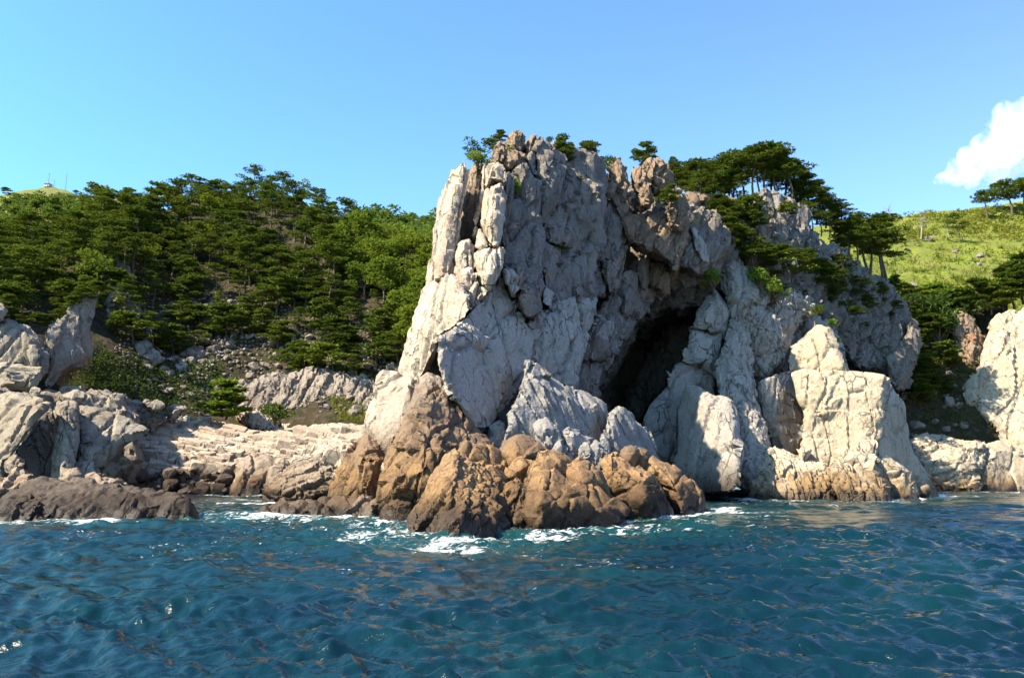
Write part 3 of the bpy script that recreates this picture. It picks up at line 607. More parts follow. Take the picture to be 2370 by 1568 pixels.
part('rock_face', 'C', [(1420, 660), (1530, 780), (1682, 860), (1802, 950), (1882, 1010), (1982, 1055), (2062, 1130), (2125, 1210), (2165, 1350), (2205, 1560), (2190, 1700), (1800, 1700), (1660, 1480), (1590, 1390), (1480, 1240), (1400, 1160), (1250, 1130), (1240, 1050), (1400, 880)], (106, 7, -1.2), thick=12, bulge=1.0, Rm=2.5, style='wall', mat='wall', vox=.25, amp=1.8, inner=[(1540, 900, -2.0), (1580, 1120, 2.2), (1660, 1300, -1.8), (1740, 1040, -2.6), (1800, 1230, 2.0), (1870, 1400, -2.0), (1910, 1150, -2.2), (1990, 1300, 1.6), (2080, 1400, -2.2), (1760, 1520, 1.5), (2000, 1560, -1.5)])
part('rock_face', 'I', [(590, 280), (640, 330), (660, 450), (640, 600), (560, 740), (500, 800), (430, 700), (440, 560), (560, 420)], (109, 3.0, -1.0), thick=8, bulge=1.0, Rm=2.0, style='wall', mat='wall', vox=.28)

# ------------------------------------------------------------------ rocks at the foot of the cliff: things
def thing_rock(label, view, pts, Y, thick=3, bulge=.9, Rm=1.4, style='dome', mat='orange', group=None, name='sea_rock', vox=.11, **kw):
    o = rock(name, view, pts, Y, thick, bulge, Rm, style, M[mat], None, vox=vox, sink=True, grow=.15, **kw)
    return tag(o, label, 'rock', group)
GR = 'rocks along the waterline'
thing_rock('cracked pale boulder with dark foot at the left base of the cliff', 'B', [(205, 480), (240, 445), (280, 465), (380, 490), (415, 540), (400, 640), (370, 760), (300, 890), (250, 1010), (175, 1010), (140, 900), (70, 860), (80, 780), (130, 680), (198, 590)], (56, -2.2, -1.2), 5, 1.0, 1.6, 'slab', 'foot', GR)
thing_rock('dark brown pointed rock left of the tall stained buttress', 'E', [(2160, 503), (2192, 520), (2218, 590), (2250, 640), (2245, 720), (2240, 800), (2235, 890), (1935, 895), (1958, 810), (1990, 740), (2030, 690), (2090, 600), (2130, 540)], (54.5, -1.2, -1.8), 4, .9, 1.4, 'streak', 'brown', GR, inner=[(2150, 620, -1.0), (2140, 800, -1.0)])
thing_rock('tall buttress, grey on top and stained brown to orange below, before the cliff', 'B', [(405, 540), (430, 480), (480, 452), (560, 480), (622, 510), (662, 600), (722, 690), (772, 765), (830, 840), (880, 905), (900, 960), (860, 1050), (700, 1150), (480, 1290), (160, 1260), (165, 1180), (215, 1050), (272, 900), (342, 740), (392, 650)], (52.5, 1.0, -1.8), 6, 1.1, 1.8, 'streak', 'brown', GR, inner=[(480, 640, -1.6), (480, 820, -2.0), (470, 1050, -2.2), (700, 930, -1.0), (600, 780, -1.0)])
thing_rock('dark boulder wedged behind the ridged cone rock', 'B', [(698, 950), (730, 928), (860, 930), (932, 950), (964, 1010), (958, 1100), (900, 1100), (820, 1070), (760, 1020)], (46.5, 2.0, -2.0), 3, .7, 1.0, 'dome', 'brown', GR)
thing_rock('brown ledge sloping right from behind the ridged cone rock', 'B', [(770, 1035), (830, 1012), (905, 1060), (965, 1110), (995, 1155), (990, 1200), (880, 1160), (790, 1090)], (43.5, 2.0, -2.0), 3, .6, .8, 'dome', 'orange', GR)
thing_rock('pointed cone rock with folded ridges, nearest of all at the water', 'B', [(640, 963), (680, 975), (722, 1000), (802, 1060), (882, 1110), (962, 1145), (988, 1180), (985, 1290), (1000, 1420), (880, 1470), (560, 1480), (430, 1455), (345, 1435), (370, 1370), (440, 1260), (482, 1170), (542, 1080), (600, 1000)], (40.6, 1.5, -2.4), 4, 1.0, 1.5, 'ridged', 'orange', GR, vox=.085, inner=[(652, 1000, -1.3), (650, 1100, -2.0), (640, 1250, -2.6)])
thing_rock('lower ribbed spur in front of the pointed cone rock', 'B', [(690, 1195), (740, 1170), (792, 1190), (852, 1240), (922, 1310), (985, 1380), (1015, 1435), (880, 1472), (740, 1492), (560, 1484), (480, 1466), (530, 1400), (600, 1310), (642, 1250)], (37.9, 1.0, -2.2), 3, .9, 1.1, 'ridged', 'orange', GR, vox=.08, inner=[(735, 1205, -.8), (705, 1320, -1.5), (670, 1440, -1.9)])
thing_rock('narrow dark red rock post between cone rock and rounded outcrop', 'B', [(985, 1165), (1010, 1148), (1062, 1150), (1098, 1180), (1104, 1280), (1142, 1290), (1150, 1430), (1080, 1440), (1015, 1415), (965, 1330), (985, 1250)], (41.5, 1.0, -1.2), 2.5, .5, .5, 'ridged', 'brown', GR, vox=.09)
thing_rock('brown boulder with pale cap below the grey fluted slab', 'B', [(948, 965), (1000, 882), (1060, 868), (1140, 880), (1182, 910), (1218, 948), (1190, 1020), (1130, 1090), (1000, 1130), (965, 1080)], (51, 1, -1.6), 4, .9, 1.3, 'dome', 'brown', GR, inner=[(1040, 920, -.8), (1060, 1020, -1.3)])
thing_rock('tilted orange boulder under the brown boulder with pale cap', 'B', [(970, 1115), (1010, 1050), (1080, 1008), (1142, 1012), (1155, 1050), (1120, 1130), (1095, 1190), (1020, 1180)], (46.5, .5, -1.6), 3, .7, .9, 'dome', 'orange', GR)
thing_rock('rounded hump of the orange outcrop with a shaded right side', 'B', [(1095, 1200), (1132, 1100), (1170, 1020), (1200, 958), (1232, 943), (1292, 960), (1372, 1000), (1410, 1030), (1380, 1120), (1340, 1180), (1200, 1220)], (46.5, 1.5, -1.6), 4, 1.0, 1.3, 'dome', 'orange', GR, inner=[(1218, 985, -1.0), (1195, 1090, -1.7)])
thing_rock('broad rust dome at the water, front of the orange outcrop', 'B', [(1098, 1290), (1120, 1150), (1180, 1070), (1260, 1078), (1350, 1140), (1440, 1150), (1560, 1180), (1640, 1245), (1725, 1310), (1730, 1375), (1600, 1380), (1450, 1395), (1300, 1412), (1200, 1440), (1145, 1440)], (42.8, 1.4, -2.2), 4, 1.2, 1.9, 'dome', 'orange', GR, vox=.09, inner=[(1235, 1125, -.9), (1190, 1260, -1.6), (1420, 1200, -.6), (1400, 1330, -.9)])
thing_rock('pair of smooth orange knolls in the middle of the outcrop', 'B', [(1345, 1150), (1365, 1060), (1400, 1030), (1440, 1012), (1492, 1030), (1562, 1090), (1605, 1180), (1650, 1250), (1560, 1270), (1420, 1230)], (46.8, 1.2, -2.0), 4, 1.0, 1.3, 'dome', 'orange', GR, inner=[(1430, 1060, -.9), (1480, 1150, -1.3)])
thing_rock('blocky orange rock split by an upright crack, right in the outcrop', 'B', [(1580, 1080), (1582, 1010), (1610, 968), (1652, 958), (1692, 1000), (1732, 1042), (1762, 1060), (1832, 1058), (1882, 1080), (1925, 1150), (1985, 1240), (2062, 1335), (1880, 1360), (1720, 1330), (1650, 1250), (1600, 1150)], (51.5, 1.2, -1.6), 4, .9, 1.3, 'dome', 'orange', GR, inner=[(1650, 1000, -.6), (1700, 1150, -1.0), (1838, 1085, -1.6), (1850, 1250, -2.2)])
thing_rock('smooth brown rock sloping into the sea, right end of the outcrop', 'B', [(1785, 1050), (1840, 1000), (1890, 988), (1962, 1020), (2042, 1060), (2112, 1120), (2182, 1200), (2225, 1270), (2255, 1325), (2060, 1345), (1985, 1260), (1900, 1150), (1850, 1080)], (55.5, .8, -1.6), 4, 1.0, 1.5, 'dome', 'orange', GR, inner=[(1940, 1060, -.9), (2040, 1180, -1.6), (2080, 1290, -1.8)])
thing_rock('small pale-topped knob on the orange outcrop', 'B', [(1685, 980), (1740, 920), (1782, 928), (1795, 965), (1790, 1030), (1740, 1060), (1700, 1020)], (55, 0, -1.2), 2, .6, .8, 'dome', 'brown', GR)
thing_rock('small round knob beside the pale-topped knob', 'B', [(1785, 970), (1815, 940), (1845, 950), (1868, 995), (1840, 1050), (1800, 1050)], (55.8, 0, -1.2), 2, .5, .7, 'dome', 'brown', GR)
thing_rock('large grey fluted slab lying below the cave', 'B', [(935, 980), (960, 880), (1000, 770), (1040, 620), (1070, 570), (1100, 470), (1108, 370), (1140, 400), (1202, 450), (1262, 490), (1342, 530), (1402, 545), (1502, 600), (1582, 640), (1622, 710), (1615, 790), (1580, 900), (1500, 990), (1300, 1020), (1150, 960), (1040, 920)], (58.0, 3.4, -1.3), 5, .8, 1.8, 'flute', 'grey', GR, vox=.13, inner=[(1110, 480, -.4), (1300, 650, -1.0), (1450, 700, -1.0)])
thing_rock('rounded grey boulder at the foot of the fluted slab', 'B', [(1160, 860), (1172, 810), (1192, 770), (1232, 750), (1272, 780), (1312, 840), (1325, 890), (1260, 960), (1190, 960)], (53.5, .5, -1.2), 2, .7, .9, 'flute', 'grey', GR)
thing_rock('small pointed grey rock right of the rounded grey boulder', 'B', [(1235, 960), (1300, 882), (1342, 860), (1392, 930), (1400, 1010), (1300, 1010)], (53, 1, -1.2), 2, .6, .8, 'slab', 'grey', GR)
thing_rock('dark grey block in the notch between the fluted slabs', 'B', [(1335, 900), (1370, 798), (1432, 810), (1485, 870), (1510, 950), (1450, 1010), (1390, 1010)], (54.5, 1.5, -1.2), 2, .6, .9, 'slab', 'grey', GR)
thing_rock('low dark rubble block between the two grey slabs', 'B', [(1440, 1000), (1470, 940), (1540, 890), (1590, 930), (1640, 1010), (1590, 1080), (1500, 1050)], (53.5, 1.5, -1.2), 2, .6, .9, 'crag', 'grey', GR)
thing_rock('upright grey split slab right of the cave foot', 'B', [(1580, 870), (1620, 790), (1640, 740), (1652, 700), (1680, 670), (1722, 690), (1782, 740), (1832, 800), (1852, 850), (1882, 820), (1902, 870), (1922, 950), (1935, 1040), (1850, 1030), (1720, 1010), (1640, 1000), (1590, 930)], (59.8, 3.2, -1.1), 4, .7, 1.3, 'flute', 'grey', GR, vox=.13)
thing_rock('narrow grey wedge in the dark cleft beside the pale slab', 'B', [(862, 870), (900, 780), (930, 760), (955, 840), (945, 960), (900, 960)], (55, 1, -1.2), 2, .5, .7, 'slab', 'grey', GR)
# low flat rocks by the channel
thing_rock('flat wet rock at the channel mouth, left of the low ledge', 'E', [(1475, 985), (1520, 925), (1700, 903), (1872, 903), (1880, 960), (1790, 985), (1700, 990), (1560, 1005)], (52.5, 0, -6.0), 3, .5, 1.0, 'dome', 'shore', GR, vox=.1)
thing_rock('low ledge of brown rock washed by foam', 'E', [(1795, 990), (1850, 925), (1902, 893), (2060, 888), (2255, 888), (2262, 1003), (2150, 1005), (2080, 975), (1970, 970)], (50.5, 0, -4.0), 3, .5, 1.0, 'dome', 'shore', GR, vox=.1)
thing_rock('reddish wet block at the right end of the low ledge', 'B', [(185, 1270), (240, 1238), (330, 1238), (375, 1270), (400, 1330), (300, 1360), (195, 1372)], (48.5, 0, -2.5), 3, .6, .8, 'dome', 'orange', GR, vox=.1)
thing_rock('small domed rock awash before the low ledge', 'E', [(1555, 1012), (1590, 962), (1640, 948), (1702, 975), (1715, 1018)], (48.3, 0, -3), 2, .4, .6, 'drip', 'shore', GR, vox=.09)
thing_rock('layered brown slab between channel and dark pointed rock', 'E', [(1545, 890), (1558, 840), (1600, 790), (1660, 740), (1740, 680), (1792, 658), (1870, 670), (1962, 690), (1980, 730), (1970, 810), (1955, 890), (1800, 895), (1700, 900), (1600, 905)], (74, 0, -3.5), 5, .8, 1.4, 'beds', 'shore', GR, vox=.14)
thing_rock('dark domed rock at the head of the channel', 'E', [(1355, 860), (1395, 770), (1390, 690), (1430, 642), (1480, 618), (1562, 618), (1702, 652), (1730, 700), (1650, 770), (1550, 860), (1450, 862)], (93, .5, -3.0), 6, 1.2, 1.8, 'slab', 'shore', GR, vox=.18)
thing_rock('tan ribbed rock sloping into the channel', 'E', [(1095, 868), (1170, 800), (1232, 768), (1302, 755), (1385, 790), (1380, 862)], (95, 0, -3.0), 5, .8, 1.4, 'ridged', 'shore', GR, vox=.16)
# left shore
thing_rock('long dark whaleback rock in the left foreground', 'E', [(-60, 960), (0, 900), (50, 850), (120, 830), (182, 785), (262, 773), (402, 790), (452, 780), (542, 773), (572, 800), (702, 808), (742, 830), (832, 830), (902, 840), (972, 850), (992, 880), (975, 985), (800, 1003), (600, 1003), (390, 1000), (170, 1012), (-60, 1015)], (50.5, .3, -4.0), 5, 1.2, 1.8, 'drip', 'dark', GR, vox=.11)
thing_rock('low dark tail of the whaleback rock dipping into the channel', 'E', [(930, 990), (958, 905), (1000, 868), (1052, 868), (1102, 900), (1142, 940), (1195, 992), (1060, 996)], (49.6, .3, -3.5), 4, .8, 1.2, 'drip', 'dark', GR, vox=.11)
thing_rock('lumpy dark rock in front of the whaleback at the frame edge', 'E', [(-20, 1000), (40, 930), (92, 888), (182, 878), (222, 890), (242, 930), (302, 960), (285, 1000), (180, 1015), (10, 1018)], (48.3, 0, -3.0), 3, .7, 1.0, 'ridged', 'dark', GR, vox=.1)
thing_rock('flat small rock awash by the lumpy dark rock', 'E', [(165, 1018), (190, 995), (270, 980), (285, 1015)], (46.8, 0, -3.0), 1.5, .25, .4, 'dome', 'shore', GR, vox=.1)
thing_rock('round brown boulder behind the whaleback rock', 'E', [(378, 790), (385, 730), (410, 708), (450, 718), (482, 760), (486, 800)], (62, 0, -2), 3, .8, 1.0, 'dome', 'shore', GR, vox=.13)
thing_rock('long low tan rock behind the middle of the whaleback', 'E', [(478, 800), (470, 745), (560, 738), (702, 785), (785, 825), (785, 850), (600, 830)], (66, 0, -4), 3, .6, .9, 'dome', 'shore', GR, vox=.13)
thing_rock('angular brown boulder at the left frame edge behind the whaleback', 'E', [(-60, 880), (-60, 790), (0, 775), (80, 728), (132, 718), (195, 760), (150, 800), (60, 860)], (62, 0, -3), 3, .8, 1.0, 'crag', 'shore', GR, vox=.13)
thing_rock('brown boulder under the dark overhang at the left frame edge', 'J', [(55, 1160), (90, 1140), (130, 1150), (140, 1190), (90, 1215), (60, 1200)], (66, 0, -2), 2, .5, .7, 'crag', 'shore', GR, vox=.13)

# left ledge: structure with its slabs
ledge = tag(empty('rock_ledge', (-40, 80, 0)), 'stepped pale rock ledge along the left shore', kind='structure')
CL = ledge
part('rock_slab', 'E', [(-80, 260), (0, 262), (80, 248), (202, 268), (305, 308), (275, 370), (205, 430), (132, 510), (62, 640), (40, 670), (-80, 760)], (73, -2.0, -2.5), thick=5, bulge=.7, Rm=1.4, style='slab', mat='left', vox=.16)
part('rock_face', 'E', [(300, 335), (200, 445), (100, 575), (45, 670), (-80, 760), (-80, 860), (300, 860), (320, 600), (330, 400)], (78.5, 2, -1), thick=5, bulge=.4, Rm=1, style='flute', mat='left', vox=.2)
part('rock_column', 'E', [(308, 350), (350, 292), (402, 288), (452, 318), (470, 450), (458, 600), (440, 730), (430, 840), (300, 850), (310, 720), (325, 560), (335, 430)], (75.5, .5, -1.2), thick=5, bulge=.9, Rm=1.3, style='flute', mat='left', vox=.16)
part('rock_slab', 'E', [(452, 318), (562, 333), (652, 360), (762, 410), (872, 460), (890, 490), (810, 528), (742, 550), (692, 570), (642, 620), (600, 700), (600, 830), (430, 840), (440, 700), (462, 560)], (79, 1.8, -2.8), thick=7, bulge=.8, Rm=1.4, style='slab', mat='left', vox=.18)
part('rock_block', 'J', [(-80, 495), (20, 496), (150, 503), (280, 530), (278, 600), (245, 645), (170, 665), (0, 660), (-80, 660)], (84, 0, -1.2), thick=5, bulge=.7, Rm=1.2, style='slab', mat='left')
part('rock_block', 'J', [(-80, 660), (0, 650), (60, 660), (85, 690), (70, 720), (-80, 720)], (80, 0, -2), thick=4, bulge=.5, Rm=.8, style='slab', mat='left')
part('rock_face', 'J', [(-80, 200), (0, 222), (40, 195), (110, 220), (200, 250), (268, 320), (285, 370), (325, 450), (330, 560), (285, 580), (140, 520), (0, 510), (-80, 510)], (90, 1.0, -1.2), thick=6, bulge=.9, Rm=1.8, style='slab', mat='left')
part('rock_slab', 'J', [(135, 300), (165, 290), (200, 340), (250, 400), (270, 470), (260, 530), (190, 500), (160, 410)], (88.2, 0, -1), thick=3, bulge=.8, Rm=1.0, style='slab', mat='left')
part('rock_pillar', 'J', [(-80, 200), (-30, 110), (20, 105), (42, 150), (48, 190), (20, 225), (-80, 225)], (89, 0, -1), thick=4, bulge=.9, Rm=1.2, style='slab', mat='left')
part('rock_face', 'J', [(290, 300), (320, 240), (420, 195), (480, 110), (540, 60), (650, 20), (640, 120), (605, 200), (585, 330), (620, 440), (560, 530), (500, 530), (430, 545), (380, 610), (330, 660), (280, 650), (325, 560), (330, 470), (290, 400)], (95, 4.0, -1.0), thick=7, bulge=.9, Rm=1.8, style='flat', mat='left')
part('rock_core', 'F', [(-200, 905), (300, 905), (330, 1000), (310, 1150), (-200, 1150)], (88, 2, -1), thick=8, bulge=.8, Rm=2, style='core', mat='left', vox=.4)
def boulder_r(label, *a, **k):
    o = rock('boulder', a[0], a[1], a[2], k.get('thick', 3), k.get('bulge', .9), k.get('Rm', 1.1), k.get('style', 'slab'), M[k.get('mat', 'left')], None, vox=.16)
    return tag(o, label, 'boulder', 'boulders on the left ledge')
boulder_r('rounded grey boulder perched behind the pale ledge slab', 'E', [(345, 270), (430, 235), (500, 240), (548, 270), (522, 315), (450, 325), (370, 305)], (84, 0, -2))
boulder_r('small pale angular boulder lying on the ledge', 'E', [(162, 258), (200, 210), (242, 226), (243, 270), (200, 275)], (77, 0, -2), thick=1.5, bulge=.4, Rm=.5)
boulder_r('layered tan block above the bright rock shelf', 'J', [(650, 790), (670, 735), (760, 718), (900, 745), (1000, 830), (1060, 840), (1092, 800), (1092, 890), (1000, 940), (960, 920), (880, 900), (750, 830)], (101, 1, -3), style='beds')
boulder_r('long tan slab lying on the layered block', 'J', [(925, 765), (950, 728), (1060, 748), (1095, 780), (1050, 800), (950, 785)], (99, 1, -3), bulge=.5, Rm=.7)
boulder_r('bluish square boulder right of the layered block', 'J', [(1092, 800), (1130, 763), (1222, 773), (1240, 835), (1110, 865)], (102, 0, -2), bulge=.6, Rm=.8)
# far right shore
CL = tag(empty('headland', (70, 120, 0)), 'sunlit yellowish cliff at the right frame edge', kind='structure')
part('rock_face', 'D', [(2005, 410), (2050, 330), (2112, 220), (2155, 100), (2205, 20), (2285, -60), (2375, -100), (2600, -110), (2900, -60), (3300, -20), (3300, 1000), (2370, 985), (2260, 760), (2212, 670), (2185, 585), (2100, 530), (2040, 490)], (119.5, -1.5, -2.5), thick=10, bulge=1.5, Rm=3.0, style='flat', mat='warm', vox=.30)
part('rock_face', 'I', [(855, 265), (930, 248), (1002, 268), (1065, 350), (1105, 420), (1095, 520), (1085, 630), (1000, 640), (930, 580), (900, 450)], (129, -1, -1.5), thick=6, bulge=1.2, Rm=2.0, style='wall', mat='crag', vox=.26)
part('rock_face', 'I', [(1140, 330), (1190, 280), (1300, 240), (1400, 250), (1480, 260), (1480, 420), (1300, 420), (1150, 400)], (127, 0, -2), thick=6, bulge=1.0, Rm=2.0, style='wall', mat='warm', vox=.26)
GF = 'rocks of the far right shore'
thing_rock('broad pale layered rock at the water below the dark gully', 'D', [(1665, 700), (1740, 668), (1802, 653), (1902, 668), (2002, 690), (2138, 698), (2135, 770), (2110, 860), (2115, 990), (1900, 990), (1800, 985), (1740, 880), (1700, 780)], (107, 0, -3), 7, 1.0, 2.0, 'beds', 'warm', GF, vox=.22, inner=[(2000, 780, -1.2)])
thing_rock('pale boulder with shaded right side at the right frame edge', 'D', [(2105, 800), (2150, 700), (2212, 688), (2285, 700), (2375, 755), (2600, 800), (2800, 880), (2800, 995), (2095, 990), (2090, 890)], (110, 1.0, -3), 7, 1.2, 2.0, 'slab', 'warm', GF, vox=.22, inner=[(2210, 750, -1.0)])
GS = 'rocks at the foot of the right headland'
thing_rock('pale wedge-shaped rock before the square headland', 'D', [(1300, 800), (1345, 740), (1422, 758), (1465, 820), (1535, 900), (1605, 1000), (1530, 1030), (1450, 980), (1350, 920), (1325, 850)], (78, 0, -2), 4, .9, 1.2, 'slab', 'warm', GS, vox=.15)
thing_rock('brown sloping slab right of the pale wedge rock', 'D', [(1445, 775), (1522, 740), (1602, 800), (1685, 875), (1748, 965), (1738, 1022), (1620, 1025), (1560, 950), (1500, 860)], (81, .5, -2), 4, .8, 1.3, 'slab', 'warm', GS, vox=.15)
thing_rock('lumpy cream and tan rock mass at the left of the headland foot', 'D', [(845, 800), (870, 740), (930, 750), (992, 790), (1062, 810), (1182, 812), (1215, 860), (1240, 930), (1285, 1000), (1300, 1050), (1100, 1050), (960, 1045), (790, 1050), (760, 1005), (745, 930), (820, 900)], (78, 0, -3), 5, 1.0, 1.6, 'crag', 'warm', GS, vox=.15)
thing_rock('broken tan rock in the middle of the headland foot', 'D', [(1195, 850), (1285, 800), (1345, 850), (1405, 920), (1485, 960), (1570, 1015), (1580, 1055), (1380, 1060), (1290, 1055), (1245, 970)], (76, 0, -3), 4, .9, 1.4, 'crag', 'warm', GS, vox=.15)
thing_rock('small pale upright block on the lumpy rock mass', 'D', [(1000, 810), (1040, 723), (1088, 735), (1098, 810), (1040, 830)], (80, 0, -1), 2, .5, .7, 'slab', 'warm', GS, vox=.15)
thing_rock('small whitish peak against the headland face', 'D', [(1325, 800), (1340, 740), (1370, 708), (1412, 760), (1445, 820), (1380, 845)], (80.4, 0, -1), 2, .6, .8, 'slab', 'warm', GS, vox=.15)
thing_rock('little ochre boulder at the right tip of the headland foot', 'D', [(1730, 1015), (1740, 962), (1792, 958), (1835, 1012), (1800, 1025)], (84, 0, -1), 2, .6, .8, 'dome', 'warm', GS, vox=.15)
# ------------------------------------------------------------------ hills
class Loft:
    """hill flank given by rows of survey points (x, y, distance), foot first, crest next to last, far side last"""
    def __init__(self, rows, nx, nv, amp, seed):
        x0 = max(r[0][0] for r in rows); x1 = min(r[-1][0] for r in rows)
        self.xs = np.linspace(x0, x1, nx)
        ry = np.array([np.interp(self.xs, [p[0] for p in r], [p[1] for p in r]) for r in rows])
        rY = np.array([np.interp(self.xs, [p[0] for p in r], [p[2] for p in r]) for r in rows])
        t = np.linspace(0, len(rows) - 1, nv)
        i = np.minimum(t.astype(int), len(rows) - 2); f = (t - i)[:, None]
        self.y = ry[i] * (1 - f) + ry[i + 1] * f
        self.Y = rY[i] * (1 - f) + rY[i + 1] * f
        X = np.broadcast_to(self.xs, self.y.shape)
        self.P = place(X, self.y, self.Y)
        q = self.P.reshape(-1, 3)
        n = fbm(q / 14, 4, seed) * amp + fbm(q / 3.5, 3, seed + 9) * amp * .3
        self.P = self.P + np.stack([n * 0, -n * .5, n], -1).reshape(self.P.shape)
        self.front = int(round((len(rows) - 2) / (len(rows) - 1) * (nv - 1)))
    def mesh(self, name, mat):
        nv, nx = self.y.shape
        a = np.arange(nv * nx).reshape(nv, nx)
        f = np.stack([a[:-1, :-1], a[:-1, 1:], a[1:, 1:], a[1:, :-1]], -1).reshape(-1, 4)
        return tag(mesh_ob(name, self.P.reshape(-1, 3), f, mat), kind='structure')
    def at(self, x, y):
        j = int(np.clip(np.searchsorted(self.xs, x), 0, len(self.xs) - 1))
        col = self.y[:self.front + 1, j]
        k = int(np.argmin(np.abs(col - y)))
        return Vector(self.P[k, j].tolist())

def ground_mat(name, a, b, c, sc=.25, d=.3):
    m = NT(name); p = m.pos()
    n1 = m.noise(p, sc, 6, .6); n2 = m.noise(p, sc * 6, 6, .65); n3 = m.noise(p, sc * 30, 4, .7)
    col = m.mix(m.ramp(n1, .38, .62), a, b)
    col = m.mix(m.ramp(n2, .48, .66), col, c)
    col = m.mix(m.ramp(n3, .4, .7, 0, .35), col, tuple(.5 * x for x in b))
    m.set(m.b.inputs['Base Color'], col)
    m.b.inputs['Roughness'].default_value = .95
    m.b.inputs['Specular IOR Level'].default_value = .1
    m.set(m.b.inputs['Normal'], m.bump(n3, d * .5, .8, m.bump(n2, d * 2, .8)))
    return m.m
M['litter'] = ground_mat('forest_floor', (.045, .034, .022), (.030, .030, .014), (.085, .066, .045), .2)
M['meadow'] = ground_mat('meadow_grass', (.150, .178, .024), (.100, .130, .020), (.14, .125, .05), .06, .5)
M['wood'] = ground_mat('wooded_ground', (.05, .07, .02), (.08, .10, .03), (.10, .085, .05), .1)

hill = Loft([
    [(-640, 1060, 88), (0, 1060, 92), (400, 1090, 104), (800, 1100, 104), (1080, 1100, 102)],
    [(-640, 905, 90), (0, 905, 93), (200, 935, 101), (400, 965, 109), (600, 965, 113), (800, 990, 109), (1080, 1000, 106)],
    [(-640, 760, 97), (0, 760, 99), (200, 800, 106), (400, 850, 118), (600, 850, 123), (800, 870, 116), (1080, 890, 112)],
    [(-640, 690, 115), (0, 685, 115), (200, 660, 120), (400, 665, 132), (600, 685, 135), (800, 725, 128), (1080, 740, 122)],
    [(-640, 640, 130), (0, 635, 130), (200, 570, 140), (400, 520, 155), (600, 515, 155), (800, 610, 140), (1080, 640, 135)],
    [(-640, 630, 142), (0, 622, 144), (130, 585, 150), (250, 528, 158), (330, 490, 166), (450, 455, 172), (600, 450, 172), (690, 455, 168), (760, 515, 160), (850, 580, 152), (1080, 620, 148)],
    [(-640, 720, 190), (0, 720, 190), (300, 660, 200), (600, 620, 210), (850, 700, 190), (1080, 760, 180)]], 190, 110, 1.2, 3)
hill.mesh('hillside', M['litter'])
valley = Loft([[(700, 760, 165), (900, 740, 165), (1100, 740, 165)],
               [(700, 640, 205), (900, 630, 205), (1100, 640, 205)],
               [(700, 580, 300), (800, 560, 300), (860, 545, 300), (940, 540, 305), (1005, 552, 305), (1100, 570, 300)],
               [(700, 700, 400), (900, 680, 400), (1100, 700, 400)]], 50, 50, 2, 5)
valley.mesh('wooded_hill', M['wood'])
farhill = Loft([[(-640, 640, 210), (0, 640, 210), (250, 600, 215), (420, 600, 220)],
                [(-640, 500, 330), (0, 500, 330), (200, 495, 330), (420, 500, 330)],
                [(-640, 462, 400), (0, 452, 400), (60, 438, 400), (110, 431, 400), (150, 441, 400), (200, 462, 400), (235, 456, 400), (290, 462, 400), (420, 500, 400)],
                [(-640, 650, 600), (0, 640, 600), (420, 650, 600)]], 80, 60, 1.0, 8)
farhill.mesh('grassy_hill', ground_mat('far_hill_grass', (.13, .145, .04), (.10, .12, .035), (.16, .14, .06), .03, .5))
meadow = Loft([[(1880, 790, 141), (3300, 780, 146)],
               [(1880, 740, 142), (2000, 730, 143), (2120, 725, 144), (2240, 722, 145), (2370, 718, 146), (3300, 716, 147)],
               [(1880, 650, 150), (2150, 640, 155), (2370, 635, 160), (3300, 630, 165)],
               [(1880, 545, 205), (2050, 545, 210), (2200, 545, 215), (2370, 535, 215), (3300, 520, 215)],
               [(1880, 520, 245), (2000, 510, 245), (2080, 502, 245), (2200, 488, 245), (2300, 478, 245), (2400, 462, 245), (3300, 440, 245)],
               [(1880, 640, 330), (3300, 600, 330)]], 170, 100, .8, 12)
meadow.mesh('meadow_hill', M['meadow'])
gully = Loft([[(1990, 1140, 112), (2330, 1140, 115)], [(1990, 1060, 116), (2100, 1060, 117), (2200, 1060, 118), (2330, 1060, 119)],
              [(1990, 930, 122), (2100, 920, 122), (2200, 920, 122), (2330, 930, 122)],
              [(1990, 800, 128), (2100, 790, 130), (2200, 790, 131), (2330, 800, 130)],
              [(1990, 700, 134), (2100, 700, 137), (2200, 705, 139), (2330, 700, 140)],
              [(1990, 760, 160), (2330, 760, 160)]], 50, 60, 1.2, 15)
gully.mesh('gully', M['litter'])
# bedded shelf between ledge and cliff
shelf = Loft([[(225, 1180, 90), (400, 1165, 93), (600, 1150, 95), (760, 1150, 93), (900, 1150, 86)],
              [(225, 1090, 92), (400, 1080, 96), (600, 1075, 98), (760, 1060, 97), (900, 1060, 90)],
              [(225, 1010, 97), (330, 1000, 101), (400, 985, 104), (600, 1005, 104), (760, 1010, 102), (900, 1020, 96)],
              [(225, 950, 100), (330, 955, 105), (400, 960, 109), (600, 990, 110), (760, 985, 109), (900, 985, 103)],
              [(225, 1000, 116), (600, 1010, 122), (900, 1010, 116)]], 260, 150, .5, 21)
shelf_ob = shelf.mesh('rock_shelf', M['shelf'])
_n = len(shelf_ob.data.vertices)
_no = np.empty(_n * 3, np.float32); shelf_ob.data.vertices.foreach_get('normal', _no)
_co = displace(shelf.P.reshape(-1, 3).astype(np.float32), _no.reshape(-1, 3), 'beds', 1.5)
shelf.P = _co.reshape(shelf.P.shape)
shelf_ob.data.vertices.foreach_set('co', _co.astype(np.float32).ravel()); shelf_ob.data.update()
shelf_ob.data.set_sharp_from_angle(angle=R(32))

